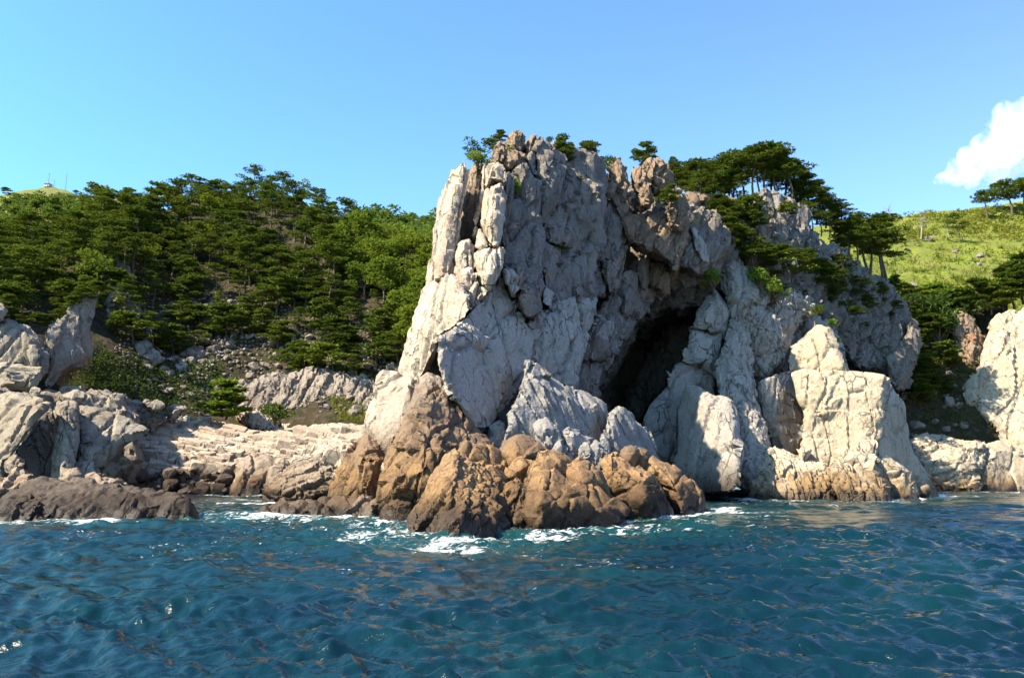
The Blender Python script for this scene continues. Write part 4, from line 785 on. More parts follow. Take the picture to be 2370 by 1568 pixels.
# ------------------------------------------------------------------ sea
wl = np.concatenate(WATERLINE) if WATERLINE else np.zeros((1, 3))
kd = kdtree.KDTree(len(wl))
for i_, p_ in enumerate(wl.tolist()):
    kd.insert((p_[0], p_[1], 0), i_)
kd.balance()
rr = np.concatenate([np.arange(1.5, 6.5, .3), np.arange(6.5, 20, .068), np.arange(20, 45, .15), np.arange(45, 75, .27), np.arange(75, 130, .55), 130 * 1.12 ** np.arange(0, 36)])
th = np.concatenate([np.linspace(R(-80), R(-39.5), 26), np.linspace(R(-39), R(39), 570), np.linspace(R(39.5), R(80), 26)])
RRg, THg = np.meshgrid(rr, th, indexing='ij')
sx, sy = (RRg * np.sin(THg)).ravel(), (RRg * np.cos(THg)).ravel()
spc = np.repeat(np.gradient(rr), len(th))
rng = np.random.default_rng(5)
sz = np.zeros_like(sx)
patch = 1 + .45 * vnoise(np.stack([sx / 9, sy / 9, 0 * sx], 1), 31)
warp = [vnoise(np.stack([sx / w_, sy / w_, 0 * sx], 1), 40 + i) for i, w_ in enumerate((1.6, 4.0, 9.0, 20.0))]
for k_ in range(90):
    lam = 0.30 * (22.0) ** (k_ / 89)            # 0.3 to 6.6 m
    ang = R(rng.normal(248, 40 if lam < 1.2 else 26))
    amp_ = .0094 * lam ** .9 * (1.25 if lam < 1.6 else .8 if lam < 2.5 else .55)
    wgt = np.clip((lam / spc - 2.2) / 2.5, 0, 1)
    kx, ky = math.cos(ang) * 2 * math.pi / lam, math.sin(ang) * 2 * math.pi / lam
    ph = kx * sx + ky * sy + rng.uniform(0, 6.28) + (.9 if k_ % 2 else -.9) * warp[0 if lam < .6 else 1 if lam < 1.5 else 2 if lam < 3.5 else 3]
    c_ = np.cos(ph)
    sz += amp_ * wgt * patch * (c_ + .28 * np.cos(2 * ph))
sz *= np.clip(1.3 - RRg.ravel() / 260, .2, 1)
# foam follows the rock line
gx, gy = np.arange(-75, 75, .5), np.arange(20, 128, .5)
gd = np.array([[kd.find((x_, y_, 0))[2] for x_ in gx] for y_ in gy])
ix, iy = np.clip((sx + 75) / .5, 0, len(gx) - 1.01), np.clip((sy - 20) / .5, 0, len(gy) - 1.01)
i0, j0 = ix.astype(int), iy.astype(int); fx, fy = ix - i0, iy - j0
fo = (gd[j0, i0] * (1 - fx) * (1 - fy) + gd[j0, i0 + 1] * fx * (1 - fy) + gd[j0 + 1, i0] * (1 - fx) * fy + gd[j0 + 1, i0 + 1] * fx * fy).astype(np.float32)
fo[(sy > 127) | (np.abs(sx) > 74)] = 99
nr, nt_ = RRg.shape
a_ = np.arange(nr * nt_).reshape(nr, nt_)
sf = np.stack([a_[:-1, :-1], a_[:-1, 1:], a_[1:, 1:], a_[1:, :-1]], -1).reshape(-1, 4)[:, ::-1]
def sea_mat():
    m = NT('sea_water'); p = m.pos()
    at = m.n('ShaderNodeAttribute', attribute_name='shore').outputs['Fac']
    deep = m.noise(p, .12, 4, .6)
    col = m.mix(m.ramp(deep, .35, .65), (.0009, .0095, .0185), (.0013, .0175, .0215))
    col = m.mix(m.ramp(at, 0, 9, .75, 0), col, (.004, .036, .035))
    rip = m.noise(m.stretch(p, (1, .8, 1)), 5.5, 5, .6, .4)
    rip2 = m.noise(p, 1.6, 5, .6, .3)
    # foam: lace near the rocks, thinning outwards
    f1 = m.noise(m.stretch(p, (.6, 1.2, 1)), 2.3, 6, .74, 1.6)
    f2 = m.noise(p, .22, 3, .5)
    lim = m.ramp(at, .1, 7.0, .475, .74)
    lim = m.math('ADD', lim, m.math('MULTIPLY', m.math('SUBTRACT', f2, .5), -.75))
    foam = m.ramp(m.math('SUBTRACT', f1, lim), 0, .13, 0, 1)
    foam = m.math('MULTIPLY', foam, m.ramp(at, 5, 10, 1, 0))
    fl2 = m.noise(m.stretch(p, (.8, 1.6, 1)), 2.6, 4, .6, 2.0)
    fleck = m.math('MULTIPLY', m.ramp(m.math('ADD', fl2, m.math('MULTIPLY', f2, .5)), .93, 1.0, 0, .8), m.ramp(at, 7, 15, 1, 0))
    foam = m.math('MAXIMUM', foam, fleck)
    m.set(m.b.inputs['Base Color'], m.mix(foam, col, (.82, .86, .86)))
    m.set(m.b.inputs['Roughness'], m.ramp(foam, 0, 1, .10, .8))
    m.b.inputs['IOR'].default_value = 1.333
    b = m.bump(rip2, .12, .55)
    b = m.bump(rip, .03, .5, b)
    b = m.bump(foam, .05, .5, b)
    m.set(m.b.inputs['Normal'], b)
    return m.m
sea = tag(mesh_ob('sea', np.stack([sx, sy, sz], 1), sf, sea_mat()), kind='structure')
at_ = sea.data.attributes.new('shore', 'FLOAT', 'POINT')
at_.data.foreach_set('value', fo)
# ------------------------------------------------------------------ vegetation
def leaf_mat(name, a, b, tr=.35):
    m = NT(name)
    p = m.pos()
    rnd = m.n('ShaderNodeObjectInfo').outputs['Random']
    n = m.noise(p, 1.6, 3, .6)
    f = m.math('ADD', m.math('MULTIPLY', rnd, .7), m.math('MULTIPLY', m.ramp(n, .3, .7), .3))
    col = m.mix(f, a, b)
    d = m.n('ShaderNodeBsdfDiffuse', {'Color': col})
    t = m.n('ShaderNodeBsdfTranslucent', {'Color': m.mix(.5, col, (b[0] * 1.4, b[1] * 1.4, b[2]))})
    mx = m.n('ShaderNodeMixShader', {0: tr, 1: d.outputs[0], 2: t.outputs[0]})
    m.t.links.new(mx.outputs[0], m.out.inputs['Surface'])
    return m.m
def bark_mat(name, a, b):
    m = NT(name); p = m.pos()
    n = m.noise(m.stretch(p, (3, 3, .8)), 2, 5, .7)
    m.set(m.b.inputs['Base Color'], m.mix(m.ramp(n, .35, .65), a, b))
    m.b.inputs['Roughness'].default_value = .95
    m.set(m.b.inputs['Normal'], m.bump(n, .08, .8))
    return m.m
M['needle'] = leaf_mat('pine_needles', (.062, .100, .020), (.150, .190, .030), .16)
M['needle_bright'] = leaf_mat('young_pine_needles', (.10, .16, .025), (.16, .22, .03), .3)
M['leaf'] = leaf_mat('broad_leaves', (.065, .112, .017), (.14, .175, .020), .4)
M['leaf_far'] = leaf_mat('far_leaves', (.070, .115, .022), (.12, .16, .03), .35)
M['shrub'] = leaf_mat('shrub_leaves', (.035, .065, .016), (.075, .11, .022), .3)
M['grass'] = leaf_mat('grass_blades', (.11, .125, .024), (.18, .185, .03), .4)
M['bark'] = bark_mat('pine_bark', (.13, .085, .058), (.065, .048, .038))
M['redbark'] = bark_mat('red_pine_bark', (.30, .155, .095), (.16, .095, .065))

def tube(pts, rads, n=6):
    V, Fc = [], []
    for i, (p, r) in enumerate(zip(pts, rads)):
        d = (pts[min(i + 1, len(pts) - 1)] - pts[max(i - 1, 0)]).normalized()
        u = d.orthogonal().normalized(); w = d.cross(u)
        for k in range(n):
            a = 2 * math.pi * k / n
            V.append(p + u * (math.cos(a) * r) + w * (math.sin(a) * r))
        if i:
            for k in range(n):
                a0, a1 = (i - 1) * n + k, (i - 1) * n + (k + 1) % n
                Fc.append((a0, a1, a1 + n, a0 + n))
    return V, Fc
class Acc:
    def __init__(self): self.v, self.f = [], []
    def add(self, V, Fc):
        o = len(self.v); self.v += [tuple(p) for p in V]; self.f += [tuple(i + o for i in f) for f in Fc]
def blades(rg, c, n, rad, length, width, up=.6, per=4, lay=False):
    """n tufts of pointed blades spread through a flattened ellipsoid"""
    d = rg.normal(size=(n, 3)); d /= np.linalg.norm(d, axis=1, keepdims=True)
    r = rg.uniform(.25, 1, n) ** .5
    pos = np.array(c) + d * r[:, None] * np.array(rad)
    pos[:, 2] -= .18 * rad[2] * 0
    pos = np.repeat(pos, per, 0); out = np.repeat(d, per, 0)
    dr = out * np.array([.7, .7, .35]) + np.array([0, 0, up]) + rg.normal(size=pos.shape) * .65
    dr /= np.linalg.norm(dr, axis=1, keepdims=True)
    if lay:      # needle sprays lie flat, catching the light from above
        dr = out * np.array([1., 1., .2]) + np.array([0, 0, .22]) + rg.normal(size=pos.shape) * np.array([.6, .6, .22])
        dr /= np.linalg.norm(dr, axis=1, keepdims=True)
    sd = np.cross(dr, (rg.normal(size=pos.shape) * .35 + np.array([0, 0, 1.])) if lay else rg.normal(size=pos.shape)); sd /= np.maximum(np.linalg.norm(sd, axis=1, keepdims=True), 1e-6)
    L = length * rg.uniform(.6, 1.25, (len(pos), 1)); W = width * rg.uniform(.7, 1.3, (len(pos), 1))
    v = np.stack([pos - sd * W * .5, pos + sd * W * .5, pos + dr * L + sd * W * .22, pos + dr * L - sd * W * .22], 1)
    return v.reshape(-1, 3)
def leafmesh(name, vs, mat, parent=None, kind=None):
    v = np.concatenate(vs)
    f = np.arange(len(v)).reshape(-1, 4)
    o = mesh_ob(name, v, f, mat, parent, smooth=False)
    return o
HID = []
def pine(seed, h=7.0, spread=2.6, clear=.4, lean=.3, flat=1.0, mat='needle', bark='bark', dens=1.0, levels=6):
    rg = np.random.default_rng(seed); rd = random.Random(seed)
    root = bpy.data.objects.new('pine_tree', None); COL.objects.link(root)
    A = Acc()
    la = rd.uniform(0, 6.28)
    tp = []
    for i in range(9):
        t = i / 8
        bend = lean * h * .35 * t * t
        tp.append(Vector((math.cos(la) * bend + .035 * h * math.sin(t * 5 + seed), math.sin(la) * bend + .03 * h * math.cos(t * 4 + seed), -.5 + t * (h + .2))))
    r0 = .015 * h + .02
    A.add(*tube(tp, [r0 * (1.25 - .95 * i / 8) for i in range(9)], 7))
    vs = []
    def tpos(t):
        x = t * 8; i = min(int(x), 7)
        return tp[i].lerp(tp[i + 1], x - i)
    az = rd.uniform(0, 6.28)
    for lv in range(levels):
        t = clear + (1 - clear) * (lv + .3) / levels
        prof = (1 - .75 * ((t - clear) / (1 - clear)) ** 1.6) * (0.65 + .35 * min(1, (t - clear) / .15 + .3))
        nb = rd.choice((2, 3, 3, 4))
        for b in range(nb):
            az += 2.4 + rd.uniform(-.5, .5)
            L = spread * prof * rd.uniform(.6, 1.15)
            p0 = tpos(min(t + rd.uniform(-.03, .03), .99))
            rise = rd.uniform(-.05, .28) * L
            p1 = p0 + Vector((math.cos(az) * L * .5, math.sin(az) * L * .5, rise * .2))
            p2 = p0 + Vector((math.cos(az + .15) * L, math.sin(az + .15) * L, rise))
            A.add(*tube([p0, p1, p2], [r0 * .28, r0 * .2, r0 * .08], 4))
            for q, sz in ((.55, .8), (.95, 1.0)):
                c = p1.lerp(p2, (q - .5) * 2) if q > .5 else p0.lerp(p1, q * 2)
                c = c + Vector((rd.uniform(-.2, .2), rd.uniform(-.2, .2), .08))
                pr = (.34 * spread * sz * rd.uniform(.75, 1.2)) * (.6 + .4 * prof)
                n = int(dens * 34 * pr / .8)
                vs.append(blades(rg, c, max(8, n), (pr, pr, .11 * flat * pr + .05), .36, .15, .55, 4, True))
    c = tpos(.99)
    for k in range(4):
        vs.append(blades(rg, c + Vector((rd.uniform(-.5, .5), rd.uniform(-.5, .5), rd.uniform(-.1, .15))), int(24 * dens), (.3 * spread, .3 * spread, .2), .36, .15, .6, 4, True))
    mesh_ob('trunk', A.v, A.f, M[bark], root)
    leafmesh('crown', vs, M[mat], root)
    root['category'] = 'pine tree'; root['h'] = h
    return root
def broadleaf(seed, h=7.5, mat='leaf', n=2600, leaf=.30):
    rg = np.random.default_rng(seed); rd = random.Random(seed)
    root = bpy.data.objects.new('broadleaf_tree', None); COL.objects.link(root)
    A = Acc()
    top = Vector((rd.uniform(-.4, .4), rd.uniform(-.4, .4), h * .62))
    A.add(*tube([Vector((0, 0, -.5)), Vector((.1, 0, h * .3)), top], [.17, .13, .06], 6))
    vs = []
    k = 13
    for i in range(k):
        a = rd.uniform(0, 6.28); z = h * rd.uniform(.30, .86); w = h * .30 * math.sqrt(max(.05, 1 - ((z / h - .52) / .46) ** 2)) * rd.uniform(.5, 1.1)
        c = Vector((math.cos(a) * w, math.sin(a) * w, z))
        A.add(*tube([Vector((.1, 0, h * .3)), c], [.06, .02], 4))
        r = h * rd.uniform(.13, .20)
        vs.append(blades(rg, c, n // k // 2, (r, r, r * .8), leaf, leaf * .8, .2, 2))
    mesh_ob('trunk', A.v, A.f, M['bark'], root)
    leafmesh('crown', vs, M[mat], root)
    root['category'] = 'tree'; root['h'] = h
    return root
def bush(seed, h=1.6, mat='shrub', w=1.0, n=700, leaf=.24):
    rg = np.random.default_rng(seed); rd = random.Random(seed)
    root = bpy.data.objects.new('bush', None); COL.objects.link(root)
    A = Acc(); vs = []
    for i in range(9):
        a = rd.uniform(0, 6.28); q = rd.uniform(0, .55) * h * w
        c = Vector((math.cos(a) * q, math.sin(a) * q, h * rd.uniform(.25, .82)))
        A.add(*tube([Vector((0, 0, -.3)), c], [.04, .012], 4))
        r = h * rd.uniform(.20, .30)
        vs.append(blades(rg, c, n // 9 // 3, (r * w, r * w, r), leaf, leaf * .4, .6, 3))
    mesh_ob('stem', A.v, A.f, M['bark'], root)
    leafmesh('foliage', vs, M[mat], root)
    root['category'] = 'bush'; root['h'] = h
    return root
def dead_tree(seed, h=6):
    rd = random.Random(seed)
    root = bpy.data.objects.new('bare_tree', None); COL.objects.link(root)
    A = Acc(); tp = [Vector((.2 * math.sin(i), .1 * i, -.4 + h * i / 6)) for i in range(7)]
    A.add(*tube(tp, [.13 - .017 * i for i in range(7)], 6))
    Bc = Acc()
    for i in range(26):
        t = rd.uniform(.35, 1); p = tp[0].lerp(tp[6], t); a = rd.uniform(0, 6.28); L = rd.uniform(.7, 2.0) * (1.2 - .6 * t)
        e = p + Vector((math.cos(a) * L, math.sin(a) * L, L * rd.uniform(.1, .6)))
        Bc.add(*tube([p, p.lerp(e, .5) + Vector((0, 0, .1)), e], [.05, .03, .012], 4))
        for j in range(3):
            q = p.lerp(e, rd.uniform(.4, .95)); e2 = q + Vector((rd.uniform(-.6, .6), rd.uniform(-.6, .6), rd.uniform(.1, .6)))
            Bc.add(*tube([q, e2], [.025, .008], 3))
    mesh_ob('trunk', A.v, A.f, M['deadwood'], root); mesh_ob('branches', Bc.v, Bc.f, M['deadwood'], root)
    root['category'] = 'tree'; root['h'] = h
    return root
M['deadwood'] = bark_mat('dead_wood', (.32, .28, .25), (.20, .175, .155))

PROTO = {
    'tall': [pine(1, 10, 3.4, .34, .15, levels=7), pine(2, 10.5, 3.6, .42, .25, levels=7), pine(3, 9.5, 3.9, .28, .2, levels=6), pine(4, 10, 3.2, .38, .1, levels=8), pine(5, 11, 3.0, .45, .3, levels=6), pine(6, 9, 3.8, .5, .35, levels=4)],
    'umb': [pine(11, 7.5, 3.2, .58, .25, levels=5, bark='redbark'), pine(12, 7, 3.6, .62, .4, levels=4), pine(13, 8, 3.0, .55, .15, levels=6, bark='redbark')],
    'small': [pine(21, 4.5, 2.1, .25, .4, levels=6, dens=1.2), pine(22, 4, 2.4, .3, .6, levels=5, dens=1.2), pine(23, 5, 2.2, .2, .2, levels=7, dens=1.2)],
    'young': [pine(31, 3, 1.5, .08, .1, flat=1.8, mat='needle_bright', levels=7, dens=1.5)],
    'broad': [broadleaf(41), broadleaf(42, 8), broadleaf(43, 7)],
    'far': [broadleaf(51, 7, 'leaf_far', 1100, .55), broadleaf(52, 7.5, 'leaf_far', 1100, .55)],
    'bush': [bush(61), bush(62, 1.8, w=1.3), bush(63, 1.5, mat='needle_bright')],
    'dead': [dead_tree(71)],
}
USED = set()
RD = random.Random(77)
def put(kind, loc, h, label, group, wide=1.0, idx=None, rz=None, tilt=0.0):
    i = RD.randrange(len(PROTO[kind])) if idx is None else idx
    pr = PROTO[kind][i]
    s = h / pr['h']
    sc = (s * wide * RD.uniform(.92, 1.1), s * wide * RD.uniform(.92, 1.1), s)
    rot = (tilt, 0, RD.uniform(0, 6.28) if rz is None else rz)
    key = (kind, i)
    if key in USED:
        o = copy_tree(pr, loc, rot, sc, label, group)
    else:
        USED.add(key)
        o = pr; o.location = loc; o.rotation_euler = rot; o.scale = sc
        o['label'] = label; o['group'] = group
    return o
def plant(kind, view, x, yb, yt, Y, label, group, wide=1.0, idx=None):
    fx, fb = toF(view, x, yb); _, ft = toF(view, x, yt)
    return put(kind, PV(fx, fb, Y), (fb - ft) * Y / FPX, label, group, wide, idx)
def scatter(surf, poly, n, dmin, fn, seed, tries=60):
    rd = random.Random(seed)
    poly = np.array(poly, float)
    lo, hi = poly.min(0), poly.max(0)
    pts = []
    Q = np.random.default_rng(seed).uniform(lo, hi, (n * tries, 2))
    for q_ in Q[inside(poly, Q)]:
        if len(pts) >= n: break
        q = q_[None]
        p = surf.at(q[0, 0], q[0, 1])
        if all((p.x - a.x) ** 2 + (p.y - a.y) ** 2 > dmin * dmin for a in pts):
            pts.append(p); fn(p, rd, q[0])
    return len(pts)

# wooded left hill
def f_tall(p, rd, q):
    if rd.random() < .13:
        return put('broad', p, rd.uniform(5.0, 8.0), 'rounded leafy tree among the pines of the left wood', 'leafy trees in the left wood', 1.0)
    put('tall', p, rd.uniform(6.0, 11.0) if q[1] > 530 else rd.uniform(5.0, 7.6), 'layered green pine in the dense wood on the left hill', 'pines of the left hill', rd.uniform(.95, 1.25))
scatter(hill, [(-120, 640), (120, 592), (240, 535), (330, 495), (450, 460), (600, 453), (690, 458), (765, 520), (800, 590), (790, 680), (760, 745), (640, 740), (580, 690), (500, 640), (420, 620), (330, 660), (200, 690), (0, 715), (-120, 715)], 135, 3.7, f_tall, 5)
def f_mid(p, rd, q):
    put('tall' if rd.random() < .5 else 'small', p, rd.uniform(3.8, 6.5), 'sparse pine on the stony slope below the wood', 'pines on the stony slope', rd.uniform(1.0, 1.35))
scatter(hill, [(620, 700), (760, 720), (900, 700), (930, 760), (910, 870), (760, 890), (640, 870), (540, 800)], 66, 3.2, f_mid, 6)
scatter(hill, [(260, 690), (420, 640), (560, 700), (560, 780), (420, 830), (290, 810)], 34, 3.4, f_mid, 7)
scatter(hill, [(-60, 690), (180, 640), (240, 690), (150, 740), (-60, 750)], 16, 3.2, f_mid, 8)
def f_broad(p, rd, q):
    put('broad', p, rd.uniform(6.5, 9), 'bright leafy tree between the pine wood and the cliff', 'leafy trees beside the cliff', 1.15)
scatter(hill, [(800, 600), (870, 600), (1000, 625), (1060, 640), (1060, 860), (930, 830), (890, 720), (800, 690)], 42, 3.4, f_broad, 9)
def f_val(p, rd, q):
    put('far', p, rd.uniform(9, 12), 'distant leafy tree on the rounded hill behind the cliff', 'trees on the rounded hill', 1.25)
scatter(valley, [(760, 575), (860, 548), (940, 543), (1030, 560), (1030, 660), (760, 660)], 70, 5.5, f_val, 10)
def f_far(p, rd, q):
    put('far', p, rd.uniform(6, 8.5), 'distant leafy tree on the far left hill', 'trees on the far left hill', 1.35)
scatter(farhill, [(-40, 520), (0, 495), (60, 482), (120, 480), (190, 490), (250, 500), (300, 510), (300, 590), (-40, 620)], 140, 6.5, f_far, 11)
# ------------------------------------------------------------------ loose stones
def hull(seed, n, dims, boxy=.0):
    rd = random.Random(seed)
    bm = bmesh.new()
    for i in range(n):
        v = Vector((rd.gauss(0, 1), rd.gauss(0, 1), rd.gauss(0, 1))).normalized()
        if boxy:
            m_ = max(abs(c) for c in v)
            v = v.lerp(v / m_, boxy)
        v *= rd.uniform(.86, 1.05)
        bm.verts.new((v.x * dims[0], v.y * dims[1], v.z * dims[2]))
    r = bmesh.ops.convex_hull(bm, input=bm.verts)
    bmesh.ops.delete(bm, geom=list({e for e in r['geom_interior'] + r['geom_unused'] if isinstance(e, bmesh.types.BMVert) and e.is_valid}), context='VERTS')
    bmesh.ops.recalc_face_normals(bm, faces=bm.faces)
    me = bpy.data.meshes.new('stone'); bm.to_mesh(me); bm.free()
    return me
def blockmesh(seed, mat):
    """a jointed block: jittered box with worn corners"""
    rd = random.Random(seed)
    bm = bmesh.new()
    for sx_ in (-1, 1):
        for sy_ in (-1, 1):
            for sz_ in (-1, 1):
                b = Vector((sx_ * rd.uniform(.75, 1.1), sy_ * rd.uniform(.75, 1.1), sz_ * rd.uniform(.8, 1.08)))
                c = rd.uniform(.10, .32)
                for ax in range(3):
                    q = b.copy(); q[ax] -= math.copysign(c, q[ax]); bm.verts.new(q)
    bmesh.ops.convex_hull(bm, input=bm.verts)
    for v in [v for v in bm.verts if not v.link_faces]: bm.verts.remove(v)
    bmesh.ops.recalc_face_normals(bm, faces=bm.faces)
    me = bpy.data.meshes.new('stone_block'); bm.to_mesh(me); bm.free()
    me.materials.append(mat)
    return me
M['scree'] = rock_mat('scree_granite', (.42, .35, .295), (.32, .26, .215), (.22, .19, .16), black_z=0, lichen=.2)
STONES = [hull(100 + i, 22, (1, random.Random(i).uniform(.65, 1), random.Random(i + 50).uniform(.5, .85)), .35) for i in range(10)]
for m_ in STONES: m_.materials.append(M['scree'])
def stone(name, p, r, label, cat, group, rd, mats=STONES, flat=1.0):
    o = bpy.data.objects.new(name, mats[rd.randrange(len(mats))])
    o.location = p + Vector((0, 0, r * .25)); o.rotation_euler = (rd.uniform(-.4, .4), rd.uniform(-.4, .4), rd.uniform(0, 6.28))
    o.scale = (r * rd.uniform(.8, 1.2), r * rd.uniform(.8, 1.2), r * flat * rd.uniform(.8, 1.2))
    link(o)
    return tag(o, label, cat, group)
SCREE = [(360, 700), (480, 680), (580, 700), (640, 770), (900, 800), (940, 880), (860, 965), (600, 950), (420, 930), (330, 880), (320, 780)]
def f_stone(p, rd, q):
    stone('scree_stone', p, rd.choice((.35, .45, .5, .6, .7, .95)), 'grey angular stone on the scree below the pine wood', 'stone', 'scree stones', rd)
scatter(hill, SCREE, 290, .8, f_stone, 20)
# the small rest of the scree as one mass
sv, sfc = [], []
def f_small(p, rd, q):
    me = STONES[rd.randrange(10)]
    r = rd.uniform(.14, .34); a = rd.uniform(0, 6.28); o = len(sv)
    ca, sa = math.cos(a), math.sin(a)
    for v in me.vertices:
        x, y, z = v.co
        sv.append((p.x + r * (x * ca - y * sa), p.y + r * (x * sa + y * ca), p.z + r * z + r * .3))
    for f in me.polygons: sfc.append(tuple(i + o for i in f.vertices))
scatter(hill, [(300, 660), (900, 720), (960, 880), (860, 970), (420, 945), (250, 880)], 1500, .05, f_small, 21, 6)
tag(mesh_ob('scree', sv, sfc, M['scree'], smooth=False), 'small broken stones covering the slope', 'scree', kind='stuff')

# rock outcrops standing out of the wooded slope
def outcrop(label, view, pts, Y, style='wall', mat='left', thick=5, bulge=1.0, Rm=1.6, vox=.24):
    F = [toF(view, *p) for p in pts]
    cx_, cy_ = (min(f[0] for f in F) + max(f[0] for f in F)) / 2, (min(f[1] for f in F) + max(f[1] for f in F)) / 2
    Y = (hill.at(cx_, cy_).y - .9,) + Y[1:]
    return tag(rock('rock_outcrop', view, pts, Y, thick, bulge, Rm, style, M[mat], None, vox=vox), label, 'rock', 'outcrops on the wooded slope')
outcrop('grey cliffy outcrop among the pines, upper left slope', 'L', [(460, 580), (520, 530), (600, 560), (650, 600), (700, 620), (745, 760), (725, 810), (620, 790), (590, 760), (560, 690), (480, 650)], (121, 2, -1.5))
outcrop('dark upright rock among the tall pines', 'L', [(1020, 440), (1062, 450), (1085, 530), (1065, 600), (990, 580), (975, 520)], (143, 1, -1))
outcrop('broad pale split rock on the shaded slope', 'L', [(690, 1085), (720, 1040), (792, 1028), (842, 1080), (888, 1110), (888, 1145), (820, 1170), (740, 1155)], (112, 0, -1.5), 'slab')
outcrop('jagged grey rock above the white boulder', 'L', [(988, 1115), (1010, 1070), (1062, 1058), (1115, 1090), (1105, 1135), (1030, 1145)], (113, 0, -1.5), 'crag', 'scree')
outcrop('single whitish boulder on the shaded slope', 'L', [(933, 1190), (960, 1148), (1012, 1148), (1025, 1182), (990, 1228), (950, 1218)], (110, 0, -1.5), 'slab', 'slab', 2.5)
outcrop('pinkish rock ledge under the left-hand pines', 'L', [(380, 640), (420, 600), (490, 590), (540, 620), (530, 670), (400, 690)], (118, 0, -2), 'slab', 'shelf', 3)
outcrop('shaded cliff face under the pines by the left ledge', 'L', [(530, 880), (600, 720), (660, 720), (740, 800), (760, 900), (700, 1000), (560, 1010)], (112, 2, -1), 'flat', 'left', 5)
outcrop('long cracked rock band below the scree', 'K', [(430, 680), (520, 600), (640, 560), (740, 565), (860, 520), (1000, 535), (1130, 555), (1260, 600), (1380, 620), (1350, 720), (1310, 800), (1290, 900), (1030, 930), (900, 920), (780, 890), (600, 830), (440, 800)], (110.5, -.6, -2.2), 'wall', 'scree', 5, .9, 1.6, .2)
outcrop('low jointed step between shelf and green bushes', 'K', [(380, 850), (420, 798), (540, 798), (602, 860), (702, 885), (832, 895), (910, 910), (830, 970), (700, 970), (500, 940)], (106, 0, -2), 'crag', 'shelf', 4, .7, 1.2, .18)

# ------------------------------------------------------------------ bedded blocks of the shelf, dark boulders at its foot
BLK = [blockmesh(300 + i, M['shelf']) for i in range(12)]
rd = random.Random(9)
cnt = 0
for row in range(17):
    t = row / 16
    x = 250 + rd.uniform(0, 14)
    while x < 870 and cnt < 298:
        ylo = np.interp(x, [225, 330, 400, 600, 760, 900], [1095, 1090, 1085, 1080, 1070, 1060]); yhi = np.interp(x, [225, 330, 400, 600, 760, 900], [962, 962, 966, 992, 990, 990])
        w = rd.uniform(.7, 2.3) * (1.2 if row > 5 else .9)
        y = ylo + (yhi - ylo) * t + rd.uniform(-4, 4)
        if x < 300 + (1 - t) * 10 or rd.random() < .9:
            p = shelf.at(x, y)
            o = bpy.data.objects.new('stone_block', BLK[rd.randrange(12)])
            o.location = p + Vector((0, rd.uniform(-.4, .2), rd.uniform(.0, .35)))
            o.scale = (w * .62, rd.uniform(.6, 1.1), rd.uniform(.38, .85))
            o.rotation_euler = (R(rd.uniform(6, 22)), R(rd.uniform(4, 18)), R(rd.uniform(-16, 16)))
            link(o, shelf_ob); cnt += 1
        x += w * 1861 / 101 * .92
DARKB = []
for i in range(6):
    m_ = hull(400 + i, 30, (1, .9, .8), .25); m_.materials.append(M['dark']); DARKB.append(m_)
def f_db(p, rd, q):
    o = stone('shore_boulder', p + Vector((0, -1.0, 0)), rd.choice((.5, .6, .8, 1.0, 1.25)), 'dark wet boulder in the row below the bright shelf', 'boulder', 'dark boulders below the shelf', rd, DARKB, 1.0)
scatter(shelf, [(230, 1150), (235, 1100), (330, 1085), (420, 1078), (560, 1090), (560, 1140), (400, 1152)], 62, .9, f_db, 31)

# ------------------------------------------------------------------ trees and bushes on the cliff
GT = 'pines on top of the cliff'
def cp(kind, x, yb, yt, Y, label, view='C', group=GT, wide=1.0, idx=None):
    j = RD.uniform
    if group == GT and idx is None: x, yb, yt, Y = x + j(-18, 18), yb + j(-10, 25), yt + j(-15, 30), Y + j(-1.5, 1.5)
    return plant(kind, view, x, yb, yt, Y, label, group, wide, idx)
grove = 'tall pine in the grove crowning the right cliff'
for x, yb, yt, Y in ((1065, 500, 105, 103), (1000, 520, 150, 106), (1150, 470, 95, 104), (1230, 480, 115, 104), (1290, 510, 150, 106), (1110, 480, 130, 109), (1190, 480, 125, 110), (880, 520, 180, 103), (820, 520, 195, 105), (940, 520, 170, 107), (1380, 560, 200, 108), (1340, 540, 200, 104), (960, 560, 260, 103), (1250, 520, 260, 107), (1420, 600, 260, 109)):
    cp('umb' if Y < 105 else 'tall', x, yb, yt, Y, grove, wide=1.15)
left_g = 'dense pine on the slope left of the grove'
for x, yb, yt, Y in ((740, 520, 200, 101), (680, 510, 195, 102), (640, 520, 220, 103), (600, 520, 290, 99), (700, 560, 310, 97), (760, 600, 340, 97), (660, 560, 320, 98), (570, 500, 270, 100), (560, 480, 220, 103), (800, 560, 280, 101), (860, 600, 330, 101), (920, 600, 320, 102), (620, 540, 250, 101), (780, 540, 240, 104), (530, 460, 230, 101)):
    cp('tall', x, yb, yt, Y, left_g, wide=1.15)
low_g = 'low pine spilling down beside the rock tower'
for x, yb, yt, Y in ((820, 660, 470, 94), (900, 680, 480, 94.5), (960, 700, 500, 95), (1010, 720, 540, 95), (880, 760, 600, 92.5), (950, 800, 650, 93), (900, 850, 680, 92), (980, 860, 700, 94), (1040, 640, 470, 97), (1090, 720, 580, 95)):
    cp('small', x, yb, yt, Y, low_g, wide=1.25)
east = 'dark pine on the right shoulder of the grove'
for x, yb, yt, Y in ((1440, 640, 330, 106), (1500, 660, 360, 107), (1560, 680, 440, 108), (1620, 690, 480, 108), (1690, 680, 505, 109), (1480, 720, 520, 103), (1540, 760, 560, 104), (1400, 600, 340, 106), (1600, 780, 580, 105)):
    cp('tall', x, yb, yt, Y, east, wide=1.3)
ridge = 'pine of the clump on the descending ridge before the meadow'
